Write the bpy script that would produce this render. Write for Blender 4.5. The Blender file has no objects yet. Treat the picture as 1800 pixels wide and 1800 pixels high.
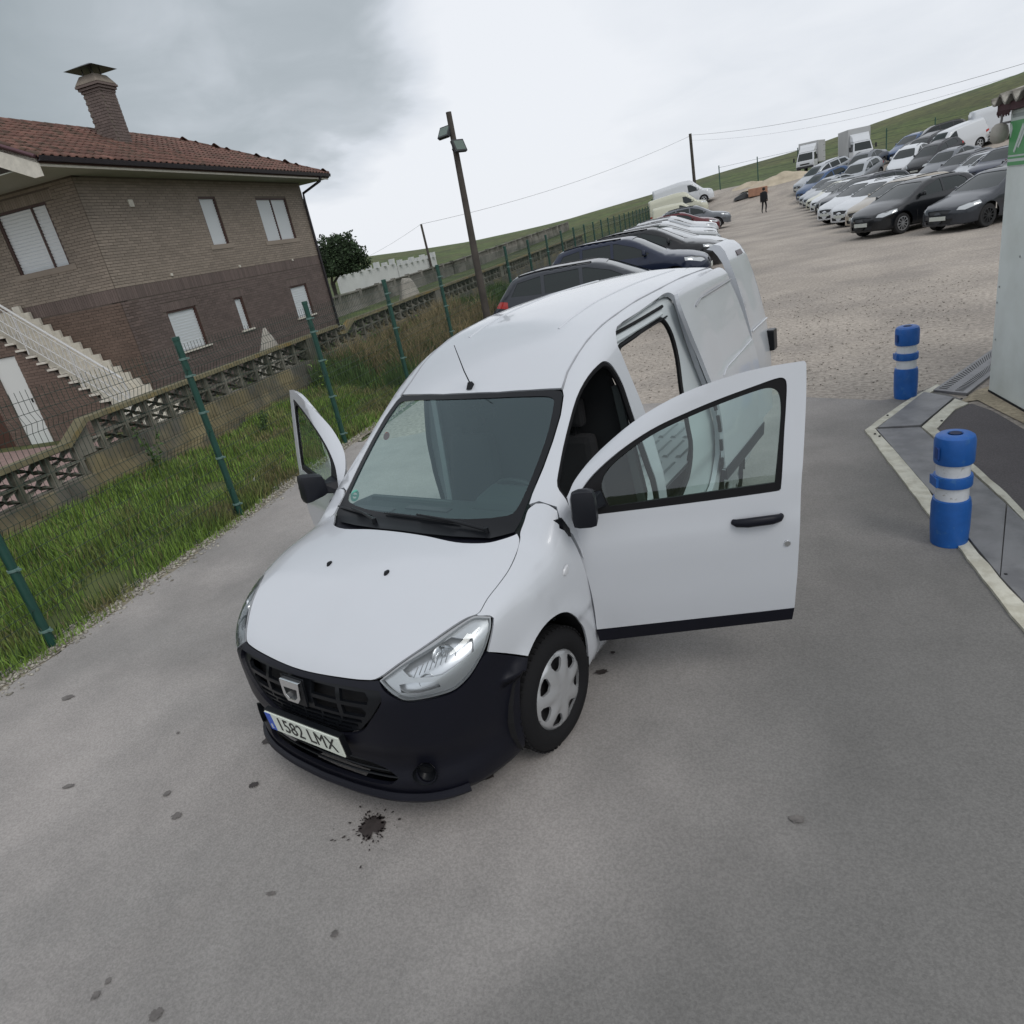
import bpy, bmesh, math, random
import numpy as np
from mathutils import Vector, Matrix, geometry
random.seed(7); RNG = np.random.default_rng(7)
S = bpy.context.scene; COL = S.collection
R_ = math.radians
# ---------------------------------------------------------------- camera
CAM = dict(p=(2.492, -1.387, 2.408), yaw=-.65845, pitch=.38627, roll=-.20060, f=1196.458)
def cam_axes():
    cy, sy = math.cos(CAM['yaw']), math.sin(CAM['yaw']); cp, sp = math.cos(CAM['pitch']), math.sin(CAM['pitch'])
    f = Vector((sy*cp, cy*cp, -sp)); r = Vector((cy, -sy, 0)); u = r.cross(f)
    cr, sr = math.cos(CAM['roll']), math.sin(CAM['roll'])
    return cr*r+sr*u, -sr*r+cr*u, f
_r, _u, _f = cam_axes()
cam = bpy.data.cameras.new('camera'); camo = bpy.data.objects.new('camera', cam); COL.objects.link(camo)
cam.sensor_width = 36; cam.lens = CAM['f']/1800*36; cam.clip_start = .05; cam.clip_end = 4000
camo.matrix_world = Matrix(((_r.x, _u.x, -_f.x, CAM['p'][0]), (_r.y, _u.y, -_f.y, CAM['p'][1]), (_r.z, _u.z, -_f.z, CAM['p'][2]), (0, 0, 0, 1)))
S.camera = camo
# ---------------------------------------------------------------- sky and light
SUN_EL, SUN_AZ = R_(48), R_(112)
W = bpy.data.worlds.new('World'); S.world = W; W.use_nodes = True
nt = W.node_tree; nt.nodes.clear(); N = nt.nodes.new; LK = nt.links.new
def sockval(n, **k):
    for a, b in k.items(): n.inputs[a.replace('_', ' ')].default_value = b
    return n
sky = N('ShaderNodeTexSky'); sky.sky_type = 'NISHITA'; sky.sun_disc = False; sky.sun_elevation = SUN_EL; sky.sun_rotation = SUN_AZ
sky.air_density = 1.0; sky.dust_density = 3.0
b1 = N('ShaderNodeBackground'); b1.inputs[1].default_value = .06; LK(sky.outputs[0], b1.inputs[0])
tc = N('ShaderNodeTexCoord')
sep = N('ShaderNodeSeparateXYZ'); LK(tc.outputs['Generated'], sep.inputs[0])
def math_(op, a, b=None, c=None):
    n = N('ShaderNodeMath'); n.operation = op
    for i, v in enumerate((a, b, c)):
        if v is None: continue
        if isinstance(v, (int, float)): n.inputs[i].default_value = v
        else: LK(v, n.inputs[i])
    return n.outputs[0]
zc_ = math_('ADD', math_('MAXIMUM', sep.outputs[2], 0.0), .22)
cx = math_('DIVIDE', sep.outputs[0], zc_); cy_ = math_('DIVIDE', sep.outputs[1], zc_)
cmb = N('ShaderNodeCombineXYZ'); LK(cx, cmb.inputs[0]); LK(cy_, cmb.inputs[1])
def noise(scale, detail, rough, vec, dist=0.0, loc=None):
    if loc is not None:
        mp = N('ShaderNodeMapping'); mp.inputs['Location'].default_value = loc; LK(vec, mp.inputs[0]); vec = mp.outputs[0]
    n = N('ShaderNodeTexNoise'); n.inputs['Scale'].default_value = scale; n.inputs['Detail'].default_value = detail
    n.inputs['Roughness'].default_value = rough; n.inputs['Distortion'].default_value = dist; LK(vec, n.inputs[0]); return n.outputs[0]
n1 = noise(1.1, 5, .5, cmb.outputs[0], .4, (3.1, 1.7, 0))
n2 = noise(3.2, 6, .55, cmb.outputs[0], .6, (0.4, 5.2, 0))
# the darker cloud bank that hangs over the house
bank = N('ShaderNodeVectorMath'); bank.operation = 'DOT_PRODUCT'; LK(tc.outputs['Generated'], bank.inputs[0])
_bd = (Vector((_f*1196 + _r*(200-900) + _u*(900+300)))).normalized(); bank.inputs[1].default_value = _bd
bk = N('ShaderNodeMapRange'); bk.interpolation_type = 'SMOOTHSTEP'
LK(math_('ADD', bank.outputs['Value'], math_('MULTIPLY', math_('SUBTRACT', n1, .5), .10)), bk.inputs[0])
bk.inputs[1].default_value = .918; bk.inputs[2].default_value = .958
base = math_('ADD', math_('MULTIPLY', math_('SUBTRACT', n2, .5), .20), math_('MULTIPLY', math_('SUBTRACT', n1, .5), .22))
base = math_('ADD', base, .88)
glow = N('ShaderNodeVectorMath'); glow.operation = 'DOT_PRODUCT'; LK(tc.outputs['Generated'], glow.inputs[0]); glow.inputs[1].default_value = (Vector((_f*1196 + _r*(640-900) + _u*(900-190)))).normalized()
gw = N('ShaderNodeMapRange'); gw.interpolation_type = 'SMOOTHSTEP'; LK(glow.outputs['Value'], gw.inputs[0]); gw.inputs[1].default_value = .90; gw.inputs[2].default_value = .995
base = math_('ADD', base, math_('MULTIPLY', gw.outputs[0], .20))
base = math_('SUBTRACT', base, math_('MULTIPLY', bk.outputs[0], .52))
cr = N('ShaderNodeValToRGB'); LK(base, cr.inputs[0])
e = cr.color_ramp.elements; e[0].position = .30; e[0].color = (.30, .35, .375, 1); e[1].position = 1.0; e[1].color = (.90, .93, .98, 1)
m = cr.color_ramp.elements.new(.55); m.color = (.46, .51, .55, 1)
m = cr.color_ramp.elements.new(.74); m.color = (.73, .775, .84, 1)
b2 = N('ShaderNodeBackground'); LK(cr.outputs[0], b2.inputs[0]); b2.inputs[1].default_value = 1.0
mx = N('ShaderNodeMixShader'); mx.inputs[0].default_value = .93; LK(b1.outputs[0], mx.inputs[1]); LK(b2.outputs[0], mx.inputs[2])
wo = N('ShaderNodeOutputWorld'); LK(mx.outputs[0], wo.inputs[0])
sun = bpy.data.lights.new('sun', 'SUN'); sun.energy = 1.0; sun.angle = R_(25); sun.color = (1, .97, .93)
suno = bpy.data.objects.new('sun', sun); COL.objects.link(suno)
# sun direction vector: NISHITA rotation is measured clockwise from +Y
_sd = Vector((math.sin(SUN_AZ)*math.cos(SUN_EL), math.cos(SUN_AZ)*math.cos(SUN_EL), math.sin(SUN_EL)))
suno.rotation_euler = _sd.to_track_quat('Z', 'Y').to_euler()
S.view_settings.view_transform = 'Standard'; S.view_settings.look = 'None'; S.view_settings.exposure = 0; S.view_settings.gamma = 1
S.view_settings.use_curve_mapping = False
S.render.engine = 'CYCLES'
# ---------------------------------------------------------------- materials
MATS = {}
def mat(name, col=(.5, .5, .5), rough=.6, metal=0., coat=0., var=0., vscale=8., bump=0., bscale=60., island=0., spec=None, col2=None, c2s=3., c2lo=.45, c2hi=.6, objrand=0., speck=None):
    """principled material: optional noise value variation, second colour in patches, bump, per-island / per-object variation"""
    if name in MATS: return MATS[name]
    m = bpy.data.materials.new(name); m.use_nodes = True; t = m.node_tree; n = t.nodes; b = n['Principled BSDF']; MATS[name] = m
    L = t.links.new
    b.inputs['Roughness'].default_value = rough; b.inputs['Metallic'].default_value = metal
    b.inputs['Coat Weight'].default_value = coat; b.inputs['Coat Roughness'].default_value = .04
    if spec is not None: b.inputs['Specular IOR Level'].default_value = spec
    b.inputs['Base Color'].default_value = (*col, 1)
    m.diffuse_color = (*col, 1)
    if not (var or bump or island or col2 or objrand or speck): return m
    tc = n.new('ShaderNodeTexCoord'); P = tc.outputs['Object']
    geo = n.new('ShaderNodeNewGeometry'); P = geo.outputs['Position'] if (var or col2 or bump or speck) else P
    cur = None
    rgb = n.new('ShaderNodeRGB'); rgb.outputs[0].default_value = (*col, 1); cur = rgb.outputs[0]
    def nz(scale, detail=5, rough_=.6):
        x = n.new('ShaderNodeTexNoise'); x.inputs['Scale'].default_value = scale; x.inputs['Detail'].default_value = detail; x.inputs['Roughness'].default_value = rough_
        L(P, x.inputs[0]); return x.outputs[0]
    if col2:
        mr = n.new('ShaderNodeMapRange'); L(nz(c2s), mr.inputs[0]); mr.inputs[1].default_value = c2lo; mr.inputs[2].default_value = c2hi
        mi = n.new('ShaderNodeMix'); mi.data_type = 'RGBA'; L(mr.outputs[0], mi.inputs[0]); L(cur, mi.inputs[6]); mi.inputs[7].default_value = (*col2, 1); cur = mi.outputs[2]
    if name == 'asphalt_grey':
        sx_ = n.new('ShaderNodeSeparateXYZ'); L(P, sx_.inputs[0]); ad = n.new('ShaderNodeMath'); ad.operation = 'MULTIPLY_ADD'; L(nz(.5, 3), ad.inputs[0]); ad.inputs[1].default_value = 3.2; L(sx_.outputs[0], ad.inputs[2]); mr = n.new('ShaderNodeMapRange'); mr.interpolation_type = 'SMOOTHSTEP'; L(ad.outputs[0], mr.inputs[0]); mr.inputs[1].default_value = 1.7; mr.inputs[2].default_value = 3.9
        mi = n.new('ShaderNodeMix'); mi.data_type = 'RGBA'; L(mr.outputs[0], mi.inputs[0]); L(cur, mi.inputs[6]); mi.inputs[7].default_value = (.165, .160, .152, 1); cur = mi.outputs[2]
    def scale_by(fac_out, lo, hi, a=0., b_=1.):
        nonlocal cur
        mr = n.new('ShaderNodeMapRange'); L(fac_out, mr.inputs[0]); mr.inputs[1].default_value = a; mr.inputs[2].default_value = b_; mr.inputs[3].default_value = lo; mr.inputs[4].default_value = hi
        vm = n.new('ShaderNodeVectorMath'); vm.operation = 'SCALE'; L(cur, vm.inputs[0]); L(mr.outputs[0], vm.inputs[3]); cur = vm.outputs[0]
    if var: scale_by(nz(vscale), 1-var, 1+var, .3, .7)
    if speck: scale_by(nz(speck[0], 2, .7), 1-speck[1], 1+speck[1], .35, .65)
    if island: scale_by(geo.outputs['Random Per Island'], 1-island, 1+island)
    if objrand:
        oi = n.new('ShaderNodeObjectInfo'); scale_by(oi.outputs['Random'], 1-objrand, 1+objrand)
    L(cur, b.inputs['Base Color'])
    if bump:
        bp = n.new('ShaderNodeBump'); bp.inputs['Strength'].default_value = bump; bp.inputs['Distance'].default_value = .01; L(nz(bscale, 4, .7), bp.inputs['Height']); L(bp.outputs[0], b.inputs['Normal'])
    return m
def glass(name, tint, refl=.06, rough=.0, gcol=None):
    m = bpy.data.materials.new(name); m.use_nodes = True; t = m.node_tree; n = t.nodes; n.clear(); L = t.links.new; MATS[name] = m
    o = n.new('ShaderNodeOutputMaterial'); tr = n.new('ShaderNodeBsdfTransparent'); tr.inputs[0].default_value = (*tint, 1)
    gl = n.new('ShaderNodeBsdfGlossy'); gl.inputs[0].default_value = (*(gcol or (.95, 1, 1)), 1); gl.inputs[1].default_value = rough
    fr = n.new('ShaderNodeFresnel'); fr.inputs[0].default_value = 1.5
    mr = n.new('ShaderNodeMapRange'); L(fr.outputs[0], mr.inputs[0]); mr.inputs[3].default_value = refl; mr.inputs[4].default_value = .95
    mx = n.new('ShaderNodeMixShader'); L(mr.outputs[0], mx.inputs[0]); L(tr.outputs[0], mx.inputs[1]); L(gl.outputs[0], mx.inputs[2]); L(mx.outputs[0], o.inputs[0])
    return m
# ---------------------------------------------------------------- object helpers
def tag(o, label=None, cat=None, group=None, kind=None):
    if label: o['label'] = label
    if cat: o['category'] = cat
    if group: o['group'] = group
    if kind: o['kind'] = kind
    return o
def empty(name, loc=(0, 0, 0), rz=0, label=None, cat=None, group=None, parent=None):
    o = bpy.data.objects.new(name, None); COL.objects.link(o); o.location = loc; o.rotation_euler = (0, 0, rz); o.empty_display_size = .1
    if parent: o.parent = parent
    return tag(o, label, cat, group)
def link(name, me, parent=None, loc=None, rz=None):
    o = bpy.data.objects.new(name, me); COL.objects.link(o)
    if parent: o.parent = parent
    if loc is not None: o.location = loc
    if rz is not None: o.rotation_euler = (0, 0, rz)
    return o
def me_from(name, V, F, m=None, smooth=False, normals=None):
    me = bpy.data.meshes.new(name); V = np.asarray(V, float)
    me.from_pydata(V.tolist(), [], [list(map(int, f)) for f in F]); me.update()
    if m is not None:
        for x in (m if isinstance(m, (list, tuple)) else [m]): me.materials.append(x)
    if smooth: me.polygons.foreach_set('use_smooth', [True]*len(me.polygons))
    if normals is not None:
        me.polygons.foreach_set('use_smooth', [True]*len(me.polygons)); me.normals_split_custom_set_from_vertices([tuple(x) for x in normals])
    return me
def me_fast(name, V, F, m=None, smooth=False):
    """many equal-sized faces quickly: V (n,3), F (k, c)"""
    V = np.asarray(V, np.float32); F = np.asarray(F, np.int32); me = bpy.data.meshes.new(name); k, c = F.shape
    me.vertices.add(len(V)); me.vertices.foreach_set('co', V.ravel()); me.loops.add(k*c); me.loops.foreach_set('vertex_index', F.ravel())
    me.polygons.add(k); me.polygons.foreach_set('loop_start', np.arange(0, k*c, c, dtype=np.int32)); me.update(calc_edges=True)
    if smooth: me.polygons.foreach_set('use_smooth', [True]*k)
    if m is not None: me.materials.append(m)
    return me
class MB:
    """mesh builder; every add_ takes points in the local frame of the thing"""
    def __init__(s): s.V = []; s.F = []
    def add(s, V, F):
        b = len(s.V); s.V += [tuple(v) for v in V]; s.F += [[i+b for i in f] for f in F]; return s
    def box(s, x0, x1, y0, y1, z0, z1):
        v = [(x, y, z) for z in (z0, z1) for y in (y0, y1) for x in (x0, x1)]
        return s.add(v, [(0, 2, 3, 1), (4, 5, 7, 6), (0, 1, 5, 4), (2, 6, 7, 3), (0, 4, 6, 2), (1, 3, 7, 5)])
    def hexa(s, P):  # 8 points: bottom 4 ccw, top 4 ccw
        return s.add(P, [(0, 3, 2, 1), (4, 5, 6, 7), (0, 1, 5, 4), (1, 2, 6, 5), (2, 3, 7, 6), (3, 0, 4, 7)])
    def bar(s, a, b, w, h=None, up=(0, 0, 1)):
        a = Vector(a); b = Vector(b); d = (b-a).normalized(); up = Vector(up)
        if abs(d.dot(up)) > .98: up = Vector((0, 1, 0))
        x = d.cross(up).normalized()*w/2; y = x.cross(d).normalized()*(h or w)/2
        return s.hexa([a-x-y, a+x-y, a+x+y, a-x+y, b-x-y, b+x-y, b+x+y, b-x+y])
    def tube(s, pts, r, n=8, cap=True):
        pts = [Vector(p) for p in pts]; rs = r if isinstance(r, (list, tuple)) else [r]*len(pts); V = []; F = []
        px = None
        for i, p in enumerate(pts):
            d = (pts[min(i+1, len(pts)-1)]-pts[max(i-1, 0)]).normalized()
            if px is None:
                ref = Vector((0, 0, 1)) if abs(d.z) < .9 else Vector((1, 0, 0)); px = d.cross(ref).normalized()
            px = (px-d*px.dot(d)).normalized(); py = d.cross(px)
            for k in range(n):
                a = 2*math.pi*k/n; V.append(p+(px*math.cos(a)+py*math.sin(a))*rs[i])
        for i in range(len(pts)-1):
            for k in range(n): F.append((i*n+k, i*n+(k+1) % n, (i+1)*n+(k+1) % n, (i+1)*n+k))
        if cap: F.append(tuple(range(n-1, -1, -1))); F.append(tuple(range((len(pts)-1)*n, len(pts)*n)))
        return s.add(V, F)
    def lathe(s, prof, n=24, o=(0, 0, 0), axis='z'):
        V = []; F = []
        for (r, z) in prof:
            for k in range(n):
                a = 2*math.pi*k/n; c, q = r*math.cos(a), r*math.sin(a)
                V.append((o[0]+c, o[1]+q, o[2]+z) if axis == 'z' else ((o[0]+z, o[1]+c, o[2]+q) if axis == 'x' else (o[0]+q, o[1]+z, o[2]+c)))
        for i in range(len(prof)-1):
            for k in range(n): F.append((i*n+k, i*n+(k+1) % n, (i+1)*n+(k+1) % n, (i+1)*n+k))
        return s.add(V, F)
    def prism(s, poly, t0, t1, fn):
        """extrude a 2-D polygon between depths t0,t1; fn(u,v,t)->xyz"""
        n = len(poly); V = [fn(u, v, t0) for u, v in poly]+[fn(u, v, t1) for u, v in poly]
        F = [tuple(range(n-1, -1, -1)), tuple(range(n, 2*n))]+[(i, (i+1) % n, n+(i+1) % n, n+i) for i in range(n)]
        return s.add(V, F)
    def xf(s, M): s.V = [tuple(M @ Vector(v)) for v in s.V]; return s
    def mesh(s, name, m=None, smooth=False, bevel=0, angle=None):
        me = me_from(name, s.V, s.F, m, smooth)
        bm = bmesh.new(); bm.from_mesh(me)
        bmesh.ops.recalc_face_normals(bm, faces=bm.faces)
        if bevel: bmesh.ops.bevel(bm, geom=[e for e in bm.edges if len(e.link_faces) == 2 and e.calc_face_angle(0) > .5], offset=bevel, segments=2, affect='EDGES', profile=.6)
        bm.to_mesh(me); bm.free()
        if smooth and angle is not None: me.set_sharp_from_angle(angle=angle)
        return me
    def build(s, name, m=None, parent=None, smooth=False, bevel=0, angle=.7, **k):
        return link(name, s.mesh(name, m, smooth, bevel, angle if smooth else None), parent, **k)
def resample(loop, step, closed=True):
    P = np.array(loop, float); Q = [];n = len(P)
    for i in range(n if closed else n-1):
        a, b = P[i], P[(i+1) % n]; k = max(1, int(np.hypot(*(b-a))/step)); Q += [a+(b-a)*j/k for j in range(k)]
    return np.array(Q)
def smooth_loop(loop, it=2, keep=()):
    """Chaikin corner cutting except at indices in keep"""
    P = [tuple(p) for p in loop]; K = [i in keep for i in range(len(P))]
    for _ in range(it):
        Q = []; K2 = []; n = len(P)
        for i in range(n):
            a, p, b = np.array(P[i-1]), np.array(P[i]), np.array(P[(i+1) % n])
            if K[i]: Q.append(tuple(p)); K2.append(True)
            else: Q += [tuple(p*.75+a*.25), tuple(p*.75+b*.25)]; K2 += [False, False]
        P, K = Q, K2
    return P
def spl(loop, ang=48, n=4):
    """catmull-rom through the points of a closed outline, sharp where it turns by more than ang degrees"""
    P = [np.array(p, float) for p in loop]; N_ = len(P); sh = []
    for i in range(N_):
        a, b = P[i]-P[i-1], P[(i+1) % N_]-P[i]; c = a@b/max(1e-9, np.linalg.norm(a)*np.linalg.norm(b)); sh.append(math.degrees(math.acos(max(-1, min(1, c)))) > ang)
    Q = []
    for i in range(N_):
        p0, p1, p2, p3 = P[i-1], P[i], P[(i+1) % N_], P[(i+2) % N_]
        L = np.linalg.norm(p2-p1); m1 = (p2-p1) if sh[i] else (p2-p0)/2; m2 = (p2-p1) if sh[(i+1) % N_] else (p3-p1)/2
        for m in (m1, m2):
            q = np.linalg.norm(m)
            if q > L*1.2: m *= L*1.2/q
        k = n if L > .03 else 2
        for j in range(k):
            t = j/k; t2 = t*t; t3 = t2*t; Q.append((2*t3-3*t2+1)*p1+(t3-2*t2+t)*m1+(-2*t3+3*t2)*p2+(t3-t2)*m2)
    return [tuple(q) for q in Q]
def inside(pts, loops):
    c = np.zeros(len(pts), bool); x, y = pts[:, 0], pts[:, 1]
    for L in loops:
        L = np.asarray(L)
        for i in range(len(L)):
            (x1, y1), (x2, y2) = L[i-1], L[i]
            if y1 == y2: continue
            hit_ = ((y1 > y) != (y2 > y)) & (x < (x2-x1)*(y-y1)/(y2-y1)+x1); c ^= hit_
    return c
def cdt(loops, step):
    loops = [resample(l, step) for l in loops]; V = np.concatenate(loops); E = []; b = 0
    for l in loops: E += [(b+i, b+(i+1) % len(l)) for i in range(len(l))]; b += len(l)
    lo, hi = V.min(0), V.max(0); gx = np.arange(lo[0]+step*.5, hi[0], step); gy = np.arange(lo[1]+step*.5, hi[1], step*.87)
    G = np.array([(x+(j % 2)*step*.5, y) for j, y in enumerate(gy) for x in gx])
    if len(G):
        G = G[inside(G, loops)]
        if len(G):
            d = np.min(np.hypot(G[:, None, 0]-V[None, :, 0], G[:, None, 1]-V[None, :, 1]), 1); G = G[d > step*.45]
    allv = np.concatenate([V, G]) if len(G) else V
    r = geometry.delaunay_2d_cdt([Vector(v) for v in allv], E, [], 0, 1e-6)
    P = np.array([tuple(v) for v in r[0]]); T = np.array([list(f) for f in r[2] if len(f) == 3])
    T = T[inside(P[T].mean(1), loops)]
    a = P[T]; cr_ = (a[:, 1, 0]-a[:, 0, 0])*(a[:, 2, 1]-a[:, 0, 1])-(a[:, 1, 1]-a[:, 0, 1])*(a[:, 2, 0]-a[:, 0, 0])
    T = T[np.abs(cr_) > 1e-9]; cr_ = cr_[np.abs(cr_) > 1e-9]; T[cr_ < 0] = T[cr_ < 0][:, ::-1]
    return P, T
# ---------------------------------------------------------------- implicit car bodies
def tab(v, xs, ys):
    xs = np.array(xs, float); ys = np.array(ys, float); h = np.diff(xs); d = np.diff(ys)/h
    m = np.zeros_like(ys); m[0] = d[0]; m[-1] = d[-1]
    for i in range(1, len(xs)-1): m[i] = 0 if d[i-1]*d[i] <= 0 else 2*d[i-1]*d[i]/(d[i-1]+d[i])
    v = np.clip(v, xs[0], xs[-1]); i = np.clip(np.searchsorted(xs, v)-1, 0, len(h)-1)
    t = (v-xs[i])/h[i]; t2 = t*t; t3 = t2*t
    return (2*t3-3*t2+1)*ys[i]+(t3-2*t2+t)*h[i]*m[i]+(-2*t3+3*t2)*ys[i+1]+(t3-t2)*h[i]*m[i+1]
def smax(a, b, k):
    h = np.clip(.5+.5*(a-b)/k, 0, 1); return b*(1-h)+a*h+k*h*(1-h)
def smin(a, b, k): return -smax(-a, -b, k)
def hit(f, o, d, t1, n=70, off=0.):
    N_ = len(o); a = np.zeros(N_); b = np.full(N_, float(t1)); found = np.zeros(N_, bool); dt = t1/n
    for k in range(1, n+1):
        p = o+d*(k*dt); v = f(p[:, 0], p[:, 1], p[:, 2])-off; new = (v < 0) & ~found; b[new] = k*dt; a[new] = (k-1)*dt; found |= new
        if found.all(): break
    a[~found] = b[~found]
    for _ in range(20):
        m = (a+b)/2; p = o+d*m[:, None]; ins = f(p[:, 0], p[:, 1], p[:, 2])-off < 0; b = np.where(ins, m, b); a = np.where(ins, a, m)
    return o+d*((a+b)/2)[:, None]
def grad(f, P, e=2e-3):
    x, y, z = P.T; g = np.stack([f(x+e, y, z)-f(x-e, y, z), f(x, y+e, z)-f(x, y-e, z), f(x, y, z+e)-f(x, y, z-e)], 1)
    return g/np.maximum(np.linalg.norm(g, axis=1), 1e-9)[:, None]
class Flat:
    """parallel projection: d = ray direction, (ex, ey) = 2-D axes"""
    def __init__(s, d, ex, ey, back=2.2, rng=2.6, c=(0, 0, 0)):
        s.d, s.ex, s.ey, s.c = (np.array(v, float) for v in (d, ex, ey, c)); s.back = back; s.rng = rng
    def to2(s, P): P = np.atleast_2d(P); return np.stack([P@s.ex, P@s.ey], 1)
    def ray(s, q): o = q[:, :1]*s.ex+q[:, 1:]*s.ey-s.d*s.back+s.c; return o, np.broadcast_to(s.d, o.shape), s.rng
SIDE = Flat((-1, 0, 0), (0, 1, 0), (0, 0, 1), 1.4, 1.4)
def _sl(a): c, s_ = math.cos(a), math.sin(a); return Flat((-c, 0, -s_), (0, 1, 0), (-s_, 0, c), 2.4, 2.6)
SLANT = _sl(.6)
TOP = Flat((0, 0, -1), (1, 0, 0), (0, 1, 0), 2.5, 2.4)
WSC = Flat((0, .8, -.6), (1, 0, 0), (0, .6, .8), 2.5, 4.2)
FRONT = Flat((0, 1, 0), (1, 0, 0), (0, 0, 1), .4, 1.6)
class Cyl:
    cy = .95; R = .8
    def to2(s, P): P = np.atleast_2d(P); return np.stack([np.arctan2(P[:, 0], s.cy-P[:, 1])*s.R, P[:, 2]], 1)
    def ray(s, q):
        a = q[:, 0]/s.R; out = np.stack([np.sin(a), -np.cos(a), 0*a], 1); c = np.stack([0*a, 0*a+s.cy, q[:, 1]], 1); return c+out*1.5, -out, 1.45
CYL = Cyl()
def panel_mesh(name, f, frame, loops3, m, step=.04, off=0., thick=.012, mirror=False, inset=0., in2d=False, n=70):
    """a shell cut from the body surface f: loops3 = outlines as 3-D points (or 2-D in the frame)"""
    L = [np.asarray(l, float) if in2d else frame.to2(np.asarray(l, float)) for l in loops3]
    P2, T = cdt(L, step); o, d, rng = frame.ray(P2)
    P = hit(f, o, d, rng, n=n, off=off); G = grad(f, P)
    # orientation
    a, b, c = P[T[:, 0]], P[T[:, 1]], P[T[:, 2]]; nn = np.cross(b-a, c-a); gm = G[T].mean(1)
    if (nn*gm).sum() < 0: T = T[:, ::-1]
    if mirror: P = P*[-1, 1, 1]; G = G*[-1, 1, 1]; T = T[:, ::-1]
    nv = len(P); V = [P]; NN = [G]; F = T.tolist()
    if thick:
        V.append(P-G*thick); NN.append(-G); F += (T[:, ::-1]+nv).tolist()
        ed = {}
        for t in T.tolist():
            for i in range(3): ed[(t[i], t[(i+1) % 3])] = 1
        bd = [(i, j) for (i, j) in ed if (j, i) not in ed]; base = 2*nv; k = 0
        for i, j in bd:
            t_ = P[j]-P[i]; nrm = np.cross(t_, (G[i]+G[j])/2); nrm = nrm/max(np.linalg.norm(nrm), 1e-9)
            V.append(np.array([P[i], P[j], P[j]-G[j]*thick, P[i]-G[i]*thick])); NN.append(np.array([nrm]*4)); F.append([base+k+1, base+k, base+k+3, base+k+2]); k += 4
    return me_from(name, np.concatenate(V), F, m, normals=np.concatenate(NN))
def panel(name, f, frame, loops3, m, parent=None, **k):
    return link(name, panel_mesh(name, f, frame, loops3, m, **k), parent)
def arc(c, r, a0, a1, n=16): return [(c[0]+r*math.cos(a0+(a1-a0)*i/n), c[1]+r*math.sin(a0+(a1-a0)*i/n)) for i in range(n+1)]
def copy_tree(o, parent=None):
    c = o.copy(); COL.objects.link(c); c.parent = parent
    for ch in list(o.children): copy_tree(ch, c)
    return c
def text_mesh(name, txt, size, m, parent=None, mw=None, xs=1., ext=.001):
    cu = bpy.data.curves.new(name, 'FONT'); cu.body = txt; cu.size = size; cu.extrude = ext; cu.align_x = 'CENTER'; cu.align_y = 'CENTER'
    t = bpy.data.objects.new(name+'_tmp', cu); COL.objects.link(t); dg = bpy.context.evaluated_depsgraph_get(); dg.update()
    me = bpy.data.meshes.new_from_object(t.evaluated_get(dg)); bpy.data.objects.remove(t); me.materials.clear(); me.materials.append(m)
    me.transform(Matrix.Diagonal((xs, 1, 1, 1)))
    o = link(name, me, parent); me.name = name
    if mw is not None: me.transform(mw)
    return o
# ---------------------------------------------------------------- shared materials
ASPH = mat('asphalt_grey', (.335, .312, .295), .9, var=.13, vscale=1.3, col2=(.25, .238, .226), c2s=.38, c2lo=.42, c2hi=.60, bump=.55, bscale=120, speck=(85, .14))
RUB = mat('black_rubber', (.010, .010, .011), .8, spec=.2, bump=.1, bscale=200)
BLK = mat('black_plastic', (.0065, .007, .012), .42, spec=.22, var=.08, vscale=5, bump=.08, bscale=900)
BLKG = mat('gloss_black_plastic', (.007, .008, .010), .30, spec=.25)
SEAL = mat('rubber_seal', (.006, .006, .007), .6, spec=.2)
CHR = mat('chrome', (.78, .79, .80), .12, metal=1)
ALU = mat('silver_wheel_paint', (.52, .53, .54), .26, metal=.6)
WHT = mat('white_van_paint', (.52, .54, .57), .22, coat=.6, spec=.4, var=.015, vscale=2)
WHTI = mat('white_inner_paint', (.50, .54, .55), .42)
DARK = mat('dark_void', (.006, .006, .007), .9)
CLOTH = mat('dark_seat_cloth', (.014, .014, .016), .95, bump=.2, bscale=400)
DASH = mat('dark_dashboard_plastic', (.055, .065, .066), .6, spec=.3, bump=.1, bscale=500)
GLS = glass('tinted_windscreen_glass', (.62, .79, .75), .070, gcol=(.66, .84, .88))
GLS2 = glass('door_glass', (.68, .84, .80), .04)
LENS = glass('clear_lens', (.93, .95, .96), .04)
PLW = mat('plate_white', (.66, .70, .62), .35)
PLB = mat('plate_blue', (.02, .08, .45), .35)
# ---------------------------------------------------------------- the white van
WZ = [.15, .22, .30, .42, .60, .80, .95, 1.10, 1.30, 1.50, 1.65, 1.75, 1.95]
WW = [.78, .815, .842, .862, .874, .876, .866, .844, .802, .757, .722, .695, .64]
def vW(y, z):
    r = np.sqrt((y-.83)**2+(z-.31)**2)
    return tab(z, WZ, WW)+.011*np.exp(-((r-.38)/.06)**2)-.02*np.clip((y-3.3)/1., 0, 1)**2
def vF(x, z):
    f = tab(np.abs(x), [0, .2, .4, .55, .66, .74, .80, .845, .875, .90], [0, .008, .035, .085, .16, .26, .40, .56, .64, .70])
    return f+tab(z, [.1, .18, .26, .36, .5, .62, .74, .86, 1.1], [.05, .02, .0, .03, .0, .0, .008, .05, .25])
def vT(x, y):
    a = np.abs(x)
    return tab(y, [-.1, .03, .12, .3, .5, .75, .97, 1.2, 2], [.62, .765, .838, .935, 1.014, 1.080, 1.104, 1.108, 1.1])-.068*(a/.75)**2-.06*np.clip((a-.60)/.30, 0, 1)**2
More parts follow.
